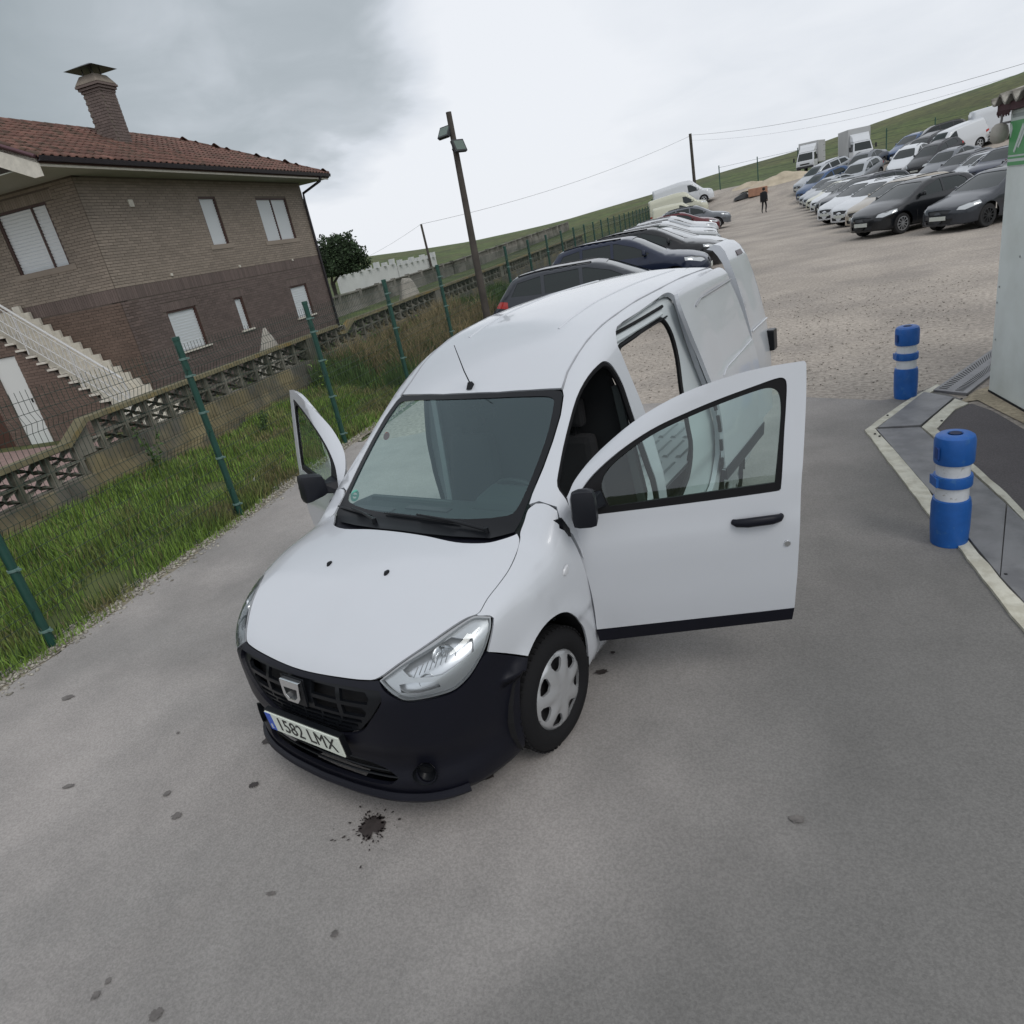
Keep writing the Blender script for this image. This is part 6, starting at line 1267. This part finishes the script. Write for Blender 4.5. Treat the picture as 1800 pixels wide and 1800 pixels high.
for nm, px0, px1, d0, d1, y0, y1, h0, h1, lb in (('a', 598, 700, 74, 84, 500, 480, 485, 462, 'low white walled enclosure with small crosses beside the round tree'), ('b', 702, 768, 84, 92, 482, 462, 466, 450, 'higher white wall running up to the thin leaning pole')):
    A, B = Vector(at_(px0, y0, d0)), Vector(at_(px1, y1, d1)); A2, B2 = Vector(at_(px0, h0, d0)), Vector(at_(px1, h1, d1))
    e0 = empty('white_wall', tuple(A), 0, lb, 'wall'); n_v = Vector((A.y-B.y, B.x-A.x, 0)).normalized()*-.25
    b = MB(); z0 = min(A.z, B.z)-1.5; lo_ = [A, B, B-n_v, A-n_v]; b.hexa([Vector((p.x, p.y, z0))-A for p in lo_]+[Vector((p.x, p.y, zt))-A for p, zt in zip(lo_, (A2.z, B2.z, B2.z, A2.z))]); b.build('wall', WW_, e0)
    for k in range(7): p = A.lerp(B, (k+.5)/7); zt = A2.z+(B2.z-A2.z)*(k+.5)/7; q = p-A; b = MB(); b.box(q.x-.3, q.x+.3, q.y-.2, q.y+.2, zt-A.z-.05, zt-A.z+(.35 if k % 2 else .55)); b.build('parapet_block', WW_, e0)
bf = empty('rear_fence', (0, 0, 0), 0, 'thin dark fence posts along the foot of the green hill', 'fence')
rm_ = MB().tube([(0, 0, -.3), (0, 0, 2.2)], .05, 6).mesh('post', FGR)
pv = None
for k in range(13):
    x, y = -21+3.6*k, 72.5+.25*k-.0; z = float(TZ(x, y)); link('post', rm_, bf, (x, y, z))
    if pv:
        b = MB(); [b.tube([(pv[0], pv[1], pv[2]+h), (x, y, z+h)], .012, 3) for h in (.5, 1.0, 1.5, 2.0)]; b.build('wire_strand', FWR, bf)['kind'] = 'stuff'
    pv = (x, y, z)
# sand, rubble, crate
SAND = mat('pale_sand', (.42, .36, .27), .95, var=.2, vscale=1.5, bump=.6, bscale=6)
def heap(loc, rx, ry, h, m, label, cat='sand pile', name='sand_pile', seed=1, n=26, rot=0):
    rg = np.random.default_rng(seed); V = []; F = []; ph = rg.uniform(0, 6, 6)
    for i in range(n+1):
        for j in range(n+1):
            u, v = -1+2*i/n, -1+2*j/n; r = math.hypot(u, v); hh = max(0, 1-r*r)**1.3*(1+.25*math.sin(4*u+ph[0])*math.cos(5*v+ph[1])+.12*math.sin(11*u+ph[2])*math.sin(9*v+ph[3])) if r < 1 else -.1
            V.append((u*rx, v*ry, hh*h-.02))
    for i in range(n):
        for j in range(n): F.append((i*(n+1)+j, (i+1)*(n+1)+j, (i+1)*(n+1)+j+1, i*(n+1)+j+1))
    o = link(name, me_from(name, V, F, m, True), None, loc, rot); return tag(o, label, cat)
def tz(x, y, d=0): return (x, y, float(TZ(x, y))+d)
heap(tz(-13.6, 67.5, -.2), 3.6, 1.8, .75, SAND, 'long pale sand heap at the back of the lot beside the person', seed=2)
heap(tz(-17.2, 69.5, -.2), 2.2, 1.4, .5, SAND, 'smaller sand heap below the rear fence', seed=5)
_h = at_(487, 640, 15.6)
heap((_h[0], _h[1], -.35), .7, .8, 1.62, mat('rubble_pale', (.33, .31, .27), .95, var=.2, vscale=3, bump=.8, bscale=12), 'pale rubble heap showing above the block wall in front of the house', 'rubble pile', 'rubble_pile', 3)
_h = at_(727, 545, 26)
heap((_h[0], _h[1], -.35), .9, 1.1, 1.62, mat('rubble_pale', (.33, .31, .27)), 'grey rubble heap behind the block wall left of the wooden pole', 'rubble pile', 'rubble_pile', 8)
b = MB(); b.box(-.75, .75, -.35, .35, 0, .62); o = b.build('brick_pallet', mat('pallet_orange', (.32, .17, .11), .85, var=.2, vscale=4), None, bevel=.04, loc=tz(-14.9, 63.2), rz=.2); tag(o, 'orange brown pallet of bricks on the sand at the end of the lot', 'pallet')
b = MB(); b.hexa([(-.7, -.4, 0), (.7, -.4, 0), (.7, .4, 0), (-.7, .4, 0), (-.6, -.2, .2), (.3, -.2, .55), (.3, .3, .55), (-.6, .3, .2)]); o = b.build('dark_tarp', CBL, None, bevel=.08, loc=tz(-16.3, 63.4), rz=.4); tag(o, 'black crumpled sheet lying beside the brick pallet', 'tarp')
# ---------------------------------------------------------------- person walking away
def person():
    root = empty('person', tz(-12.26, 54.9), math.atan2(.45, .89)*0-.2, 'person in black walking away across the gravel lot holding white papers', 'person')
    J = [((0, 0, .92), .13), ((0, 0, 1.10), .135), ((0, .01, 1.30), .155), ((0, .02, 1.42), .12), ((0, .02, 1.50), .055), ((0, .03, 1.60), .09), ((0, .03, 1.68), .085),
         ((.16, .02, 1.41), .065), ((.24, .03, 1.16), .05), ((.26, -.04, .93), .04), ((.26, -.08, .85), .035), ((-.16, .02, 1.41), .065), ((-.25, .0, 1.16), .05), ((-.27, .04, .95), .04), ((-.27, .06, .86), .035),
         ((.09, 0, .84), .10), ((.11, .10, .50), .075), ((.11, -.02, .09), .05), ((.12, .11, .03), .04), ((-.09, 0, .84), .10), ((-.11, -.03, .50), .075), ((-.11, -.16, .12), .05), ((-.12, -.04, .04), .04)]
    E_ = [(0, 1), (1, 2), (2, 3), (3, 4), (4, 5), (5, 6), (3, 7), (7, 8), (8, 9), (9, 10), (3, 11), (11, 12), (12, 13), (13, 14), (0, 15), (15, 16), (16, 17), (17, 18), (0, 19), (19, 20), (20, 21), (21, 22)]
    me = bpy.data.meshes.new('body'); me.from_pydata([j[0] for j in J], E_, []); o = bpy.data.objects.new('tmpbody', me); COL.objects.link(o)
    s = o.modifiers.new('s', 'SKIN'); 
    for i, v in enumerate(me.skin_vertices[0].data): v.radius = (J[i][1], J[i][1]*.8); v.use_root = (i == 0)
    ss = o.modifiers.new('u', 'SUBSURF'); ss.levels = 2; ss.render_levels = 2
    dg = bpy.context.evaluated_depsgraph_get(); dg.update(); me2 = bpy.data.meshes.new_from_object(o.evaluated_get(dg)); bpy.data.objects.remove(o)
    SK = mat('skin', (.30, .17, .12), .6); BK = mat('black_clothes', (.008, .008, .010), .9); me2.materials.clear(); me2.materials.append(BK); me2.materials.append(SK)
    for p in me2.polygons: c = p.center; p.material_index = 1 if (c.z > 1.49 or (abs(c.x) > .22 and c.z < .90)) else 0; p.use_smooth = True
    link('body', me2, root)
    b = MB(); b.lathe([(0, .125), (.06, .115), (.10, .07), (.108, 0), (.095, -.06), (.05, -.10)], 14); h = b.build('hair', mat('dark_hair', (.012, .009, .008), .8), root, True); h.location = (0, .02, 1.645)
    b = MB(); b.hexa([(-.25, -.15, .78), (.25, -.15, .78), (.25, .16, .78), (-.25, .16, .78), (-.25, -.12, 1.45), (.25, -.12, 1.45), (.22, .14, 1.42), (-.22, .14, 1.42)]); b.build('jacket', BK, root, True, bevel=.07)
    b = MB(); b.box(-.285, -.275, -.02, .16, .72, .94); b.build('papers', mat('paper_white', (.7, .7, .7), .7), root)
    root.scale = (1, 1, .99)
person()
# ---------------------------------------------------------------- tree beyond the house
def tree(base, cr_c, rx, rz_, label):
    t = empty('pine_tree', base, 0, label, 'tree'); B = Vector(base); C = Vector(cr_c)-B; b = MB()
    for k in range(4): a = k*1.6; b.tube([(0, 0, -.3), (.12*math.cos(a), .12*math.sin(a), C.z*.35), (C.x+rx*.45*math.cos(a), C.y+rx*.45*math.sin(a), C.z-.1)], [.14, .10, .05], 7)
    b.build('trunk', WOOD, t, True)
    n = 9000; g = np.random.default_rng(11); d = g.normal(size=(n, 3)); d /= np.linalg.norm(d, axis=1)[:, None]; lump = 1+.20*np.sin(d[:, 0]*7+1)*np.sin(d[:, 2]*6)+.14*np.sin(d[:, 1]*11+2)*np.sin(d[:, 0]*9)+.08*np.sin(d[:, 0]*23)
    rr_ = g.uniform(.55, 1, n)**.5*lump; c = d*rr_[:, None]*[rx, rx, rz_]; c[:, 2] = np.maximum(c[:, 2], -rz_*.45+g.normal(0, .08, n)); c += np.array(C)
    s = g.uniform(.06, .15, n); u = g.normal(size=(n, 3)); u /= np.linalg.norm(u, axis=1)[:, None]; w = np.cross(u, g.normal(size=(n, 3))); w /= np.linalg.norm(w, axis=1)[:, None]
    V = np.stack([c-u*s[:, None], c+w*s[:, None]*.6, c+u*s[:, None], c-w*s[:, None]*.6], 1).reshape(-1, 3); F = np.arange(4*n).reshape(-1, 4)
    link('crown', me_fast('crown', V, F, mat('pine_green', (.030, .052, .022), .9, island=.45)), t)
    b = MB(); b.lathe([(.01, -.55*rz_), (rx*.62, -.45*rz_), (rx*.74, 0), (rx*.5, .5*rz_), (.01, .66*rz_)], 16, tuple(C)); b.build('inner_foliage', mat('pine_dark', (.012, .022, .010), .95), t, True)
tree(at_(590, 516, 58), at_(597, 459, 58), 1.95, 1.85, 'round dark green pine beside the right end of the brick house')
# ---------------------------------------------------------------- grass blades, weeds, verge rubble
def in_verge(x, y, lo=0., hi=1.):
    return (x < fenx(y)-.0) & (x > wx(y)+.1)
def blades(name, n, yr, hlo, hhi, m, seed, wid=.006, dens=None, tall=False, xr=None, lean=.5):
    g = np.random.default_rng(seed); y = g.uniform(yr[0], yr[1], n*2); xa = wx(y)+.10 if xr is None else xr[0](y); xb = fenx(y)+.02 if xr is None else xr[1](y); x = xa+(xb-xa)*g.uniform(0, 1, n*2)
    cl = np.sin(x*2.1+1.3)*np.sin(y*1.7)+.6*np.sin(x*5.3+y*3.1)+.5*np.sin(y*7.7-x*2); keep = g.uniform(-1.6, 1.4, n*2) < cl if dens is None else dens(x, y, g); x, y, cl = x[keep][:n], y[keep][:n], cl[keep][:n]; n = len(x)
    h = g.uniform(hlo, hhi, n)*(1+.35*np.clip(cl, -1, 1)); d = np.hypot(x-2.49, y+1.39); w = wid*np.clip(d/8, 1, 3.0); z = TZ(x, y)-.01
    a = g.uniform(0, 2*math.pi, n); l = g.uniform(.1, lean, n)*h; ux, uy = np.cos(a), np.sin(a); b_ = g.uniform(0, 2*math.pi, n); vx, vy = np.cos(b_)*w, np.sin(b_)*w
    P = [np.stack([x-vx, y-vy, z], 1), np.stack([x+vx, y+vy, z], 1), np.stack([x+ux*l*.35-vx*.7, y+uy*l*.35-vy*.7, z+h*.55], 1), np.stack([x+ux*l*.35+vx*.7, y+uy*l*.35+vy*.7, z+h*.55], 1), np.stack([x+ux*l, y+uy*l, z+h], 1)]
    V = np.stack(P, 1).reshape(-1, 3); o5 = np.arange(n)*5
    F = np.concatenate([np.stack([o5, o5+1, o5+3], 1), np.stack([o5, o5+3, o5+2], 1), np.stack([o5+2, o5+3, o5+4], 1)])
    o = link(name, me_fast(name, V, F, m)); o['kind'] = 'stuff'; return o
GA = mat('grass_fresh', (.165, .265, .045), .7, island=.40, var=.25, vscale=.8, col2=(.190, .175, .075), c2s=.9, c2lo=.5, c2hi=.62); GBR = mat('grass_dry', (.23, .18, .095), .8, island=.4, var=.2, vscale=1); GDK = mat('grass_dark', (.060, .108, .026), .8, island=.4)
blades('grass', 70000, (-5, 9), .05, .20, GA, 1); blades('grass', 26000, (9, 26), .10, .28, GA, 2, .009); blades('dark_grass', 16000, (-5, 14), .05, .20, GDK, 3)
blades('dry_grass', 5000, (-4, 9), .06, .26, GBR, 4, .004, lean=.8)
blades('dry_grass', 13000, (8.5, 15), .25, .75, GBR, 5, .005, lean=.6); blades('tall_grass', 14000, (7.5, 20), .2, .6, GDK, 6, .008)
blades('edge_grass', 5000, (-5, 14), .03, .09, GA, 7, .005, xr=(lambda y: fenx(y)-.05, lambda y: fenx(y)+.16), dens=lambda x, y, g: g.uniform(0, 1, len(x)) < .35+.3*np.sin(y*3.3))
blades('far_grass', 16000, (10, 30), .05, .18, mat('grass_field_blade', (.07, .125, .022), .8, island=.35), 9, .012, xr=(lambda y: wx(y)-9, lambda y: wx(y)-.2))
# small weeds with broader leaves along the foot of the wall
def weed(x, y, h, label, seed, m):
    g = np.random.default_rng(seed); t = empty('weed', tz(x, y), 0, label, 'weed', 'weeds along the block wall'); st_ = MB(); V = []; F = []
    for k in range(7):
        a = g.uniform(0, 6.28); tip = (math.cos(a)*h*.28, math.sin(a)*h*.28, h*g.uniform(.7, 1)); st_.tube([(0, 0, 0), (tip[0]*.3, tip[1]*.3, tip[2]*.5), tip], .004, 4)
        for q in range(14):
            s = g.uniform(.25, 1); c = np.array([tip[0]*s**1.5, tip[1]*s**1.5, tip[2]*s]); u = g.normal(size=3); u /= np.linalg.norm(u); w = np.cross(u, g.normal(size=3)); w /= np.linalg.norm(w); L_ = g.uniform(.02, .045); b0 = len(V); V += [c, c+u*L_+w*L_*.5, c+u*L_*2, c+u*L_-w*L_*.5]; F.append((b0, b0+1, b0+2, b0+3))
    st_.build('stem', GDK, t); link('leaves', me_from('leaves', V, F, m), t)
for k, (y, h, dx) in enumerate(((3.2, .75, .35), (7.6, .6, .5), (9.6, .8, .6), (12.4, .7, .5), (5.0, .4, 1.0))):
    weed(wx(y)+dx, y, h, ['bushy weed against the wall left of the second post', 'weed at the wall between the third and fourth posts', 'tall weed in front of the wall behind the right van door', 'leafy weed near the wooden pole', 'short leafy weed in the grass in front of the wall'][k], 30+k, [GDK, GA][k % 2])
def stones(name, n, fx_, yr, s0, s1, m, seed):
    g = np.random.default_rng(seed); ico = np.array([(0, 0, 1), (.9, 0, .2), (.28, .85, .25), (-.72, .53, .2), (-.72, -.53, .25), (.28, -.85, .2), (0, 0, -.6)]); T_ = np.array([(0, i, i % 5+1) for i in range(1, 6)]+[(6, i % 5+1, i) for i in range(1, 6)])
    V = []; F = []
    for k in range(n):
        y = g.uniform(*yr); x = fx_(y, g); s = g.uniform(s0, s1)*(1+.5*g.random()); a = g.uniform(0, 6.28); c, q = math.cos(a), math.sin(a); P = ico*(s*g.uniform(.7, 1.3), s*g.uniform(.6, 1.1), s*g.uniform(.35, .8))+g.normal(0, s*.12, (7, 3)); P = np.stack([P[:, 0]*c-P[:, 1]*q+x, P[:, 0]*q+P[:, 1]*c+y, P[:, 2]+float(TZ(x, y))+.008], 1)
        F.append(T_+len(V)*7); V.append(P)
    o = link(name, me_fast(name, np.concatenate(V), np.concatenate(F), m)); o['kind'] = 'stuff'; return o
STM = mat('verge_stone', (.33, .31, .265), .95, island=.4, bump=.4, bscale=60)
stones('verge_stones', 8000, lambda y, g: fenx(y)+g.normal(.03, .10), (-5, 9), .006, .020, STM, 1)
stones('lot_gravel', 3500, lambda y, g: g.uniform(fenx(y)+.3, 2.2), (6.9, 15), .005, .016, mat('lot_stone', (.34, .31, .27), .95, island=.4), 2)
sheet('verge_strip', [(fenx(y)+.20, y) for y in (-6, -3, 0, 3, 6, 9)]+[(fenx(y)-.14, y) for y in (9, 6, 3, 0, -3, -6)], mat('stony_soil', (.27, .24, .185), .95, var=.3, vscale=9, bump=1., bscale=50), .004, .3, jag=.03)
# litter, pipe, drips
b = MB(); b.add([(-.07, -.04, .01), (.02, -.05, .05), (.08, -.01, .02), (.05, .05, .06), (-.03, .04, .03), (-.08, .02, .05), (0, 0, .09)], [(0, 1, 6), (1, 2, 6), (2, 3, 6), (3, 4, 6), (4, 5, 6), (5, 0, 6)]); o = b.build('litter', mat('litter_white', (.6, .6, .58), .7), None, loc=(*gp(452, 853, -.03), .0)); tag(o, 'crumpled white litter lying in the grass behind the second post', 'litter')
b = MB(); p0, p1 = gp(335, 925), gp(418, 908)
pp = [Vector((*p0, .03)).lerp(Vector((*p1, .05)), t) for t in np.linspace(0, 1, 40)]; b.tube(pp, [.055+.007*(k % 2) for k in range(40)], 10); o = b.build('drain_pipe', mat('pipe_grey', (.022, .026, .034), .6), None, True); tag(o, 'short ribbed dark grey pipe lying at the foot of the second post', 'pipe')
OIL = mat('oil_stain', (.040, .032, .030), .6, var=.3, vscale=30); OIL2 = mat('faint_oil_stain', (.125, .115, .108), .8, var=.3, vscale=30)
def stain(px, py, r, label, seed, splat=0, el=1.):
    g = np.random.default_rng(seed); x, y = gp(px, py); V = []; F = []
    def blob(cx, cy, r, n=14, j=.3, e=1., a0=0.):
        b0 = len(V); V.append((cx, cy, 0)); 
        for k in range(n): a = 2*math.pi*k/n; q = r*(1+g.normal(0, j*.5)); u, v = q*math.cos(a)*e, q*math.sin(a); V.append((cx+u*math.cos(a0)-v*math.sin(a0), cy+u*math.sin(a0)+v*math.cos(a0), 0))
        for k in range(n): F.append((b0, b0+1+k, b0+1+(k+1) % n))
    blob(0, 0, r, 30, .34, el, .6)
    V0, F0 = list(V), list(F); V.clear(); F.clear()
    for k in range(splat): a = g.uniform(0, 6.28); d = r*g.exponential(.55)+r*.8; blob(d*math.cos(a), d*math.sin(a), r*g.uniform(.02, .085), 6, .3, 2.0, a)
    o = link('oil_stain', me_from('oil_stain', V0, F0, OIL2 if seed > 44 else OIL), None, (x, y, .0145))
    if splat: link('oil_spatter', me_from('oil_spatter', V, F, OIL), o)['kind'] = 'stuff'
    tag(o, label, 'oil stain', 'dark oil drips on the tarmac')
stain(655, 1457, .060, 'largest splattered oil stain in front of the van bumper', 1, 110)
for k, (px, py, r, e_, lb) in enumerate([(860, 1366, .028, 1., 'oil spot under the left end of the bumper'), (1058, 1184, .022, 1.6, 'oil spot behind the front wheel below the open door'), (1078, 1150, .014, 1., 'small spot close under the open door corner'), (473, 1305, .026, 1.5, 'oil spot at the right end of the bumper lip'), (447, 1383, .020, 1.2, 'dark drip left of the number plate side'), (295, 1398, .020, 1., 'round dark drip alone left of the van'), (312, 1437, .024, 1., 'fainter drip just below the round one'), (122, 1228, .028, 1.6, 'long drip near the left edge of the tarmac'), (122, 1385, .016, 2., 'thin drip streak by the left edge'), (1400, 1443, .020, 1.3, 'lone drip on the right side of the tarmac'), (589, 1646, .016, 1., 'small drip low in the middle'), (478, 1574, .010, 2., 'tiny drip left of the low middle one'), (171, 1753, .016, 1., 'drip in the bottom left corner'), (192, 1728, .012, 1., 'smaller drip beside the bottom left one'), (314, 1291, .010, 1., 'tiny dark dot between the fence and bumper'), (568, 1352, .012, 1., 'small spot under the bumper lip'), (275, 1787, .020, 1.3, 'faint drip at the very bottom edge')]): stain(px, py, r, lb, 40+k, 4 if k < 4 else 0, e_)
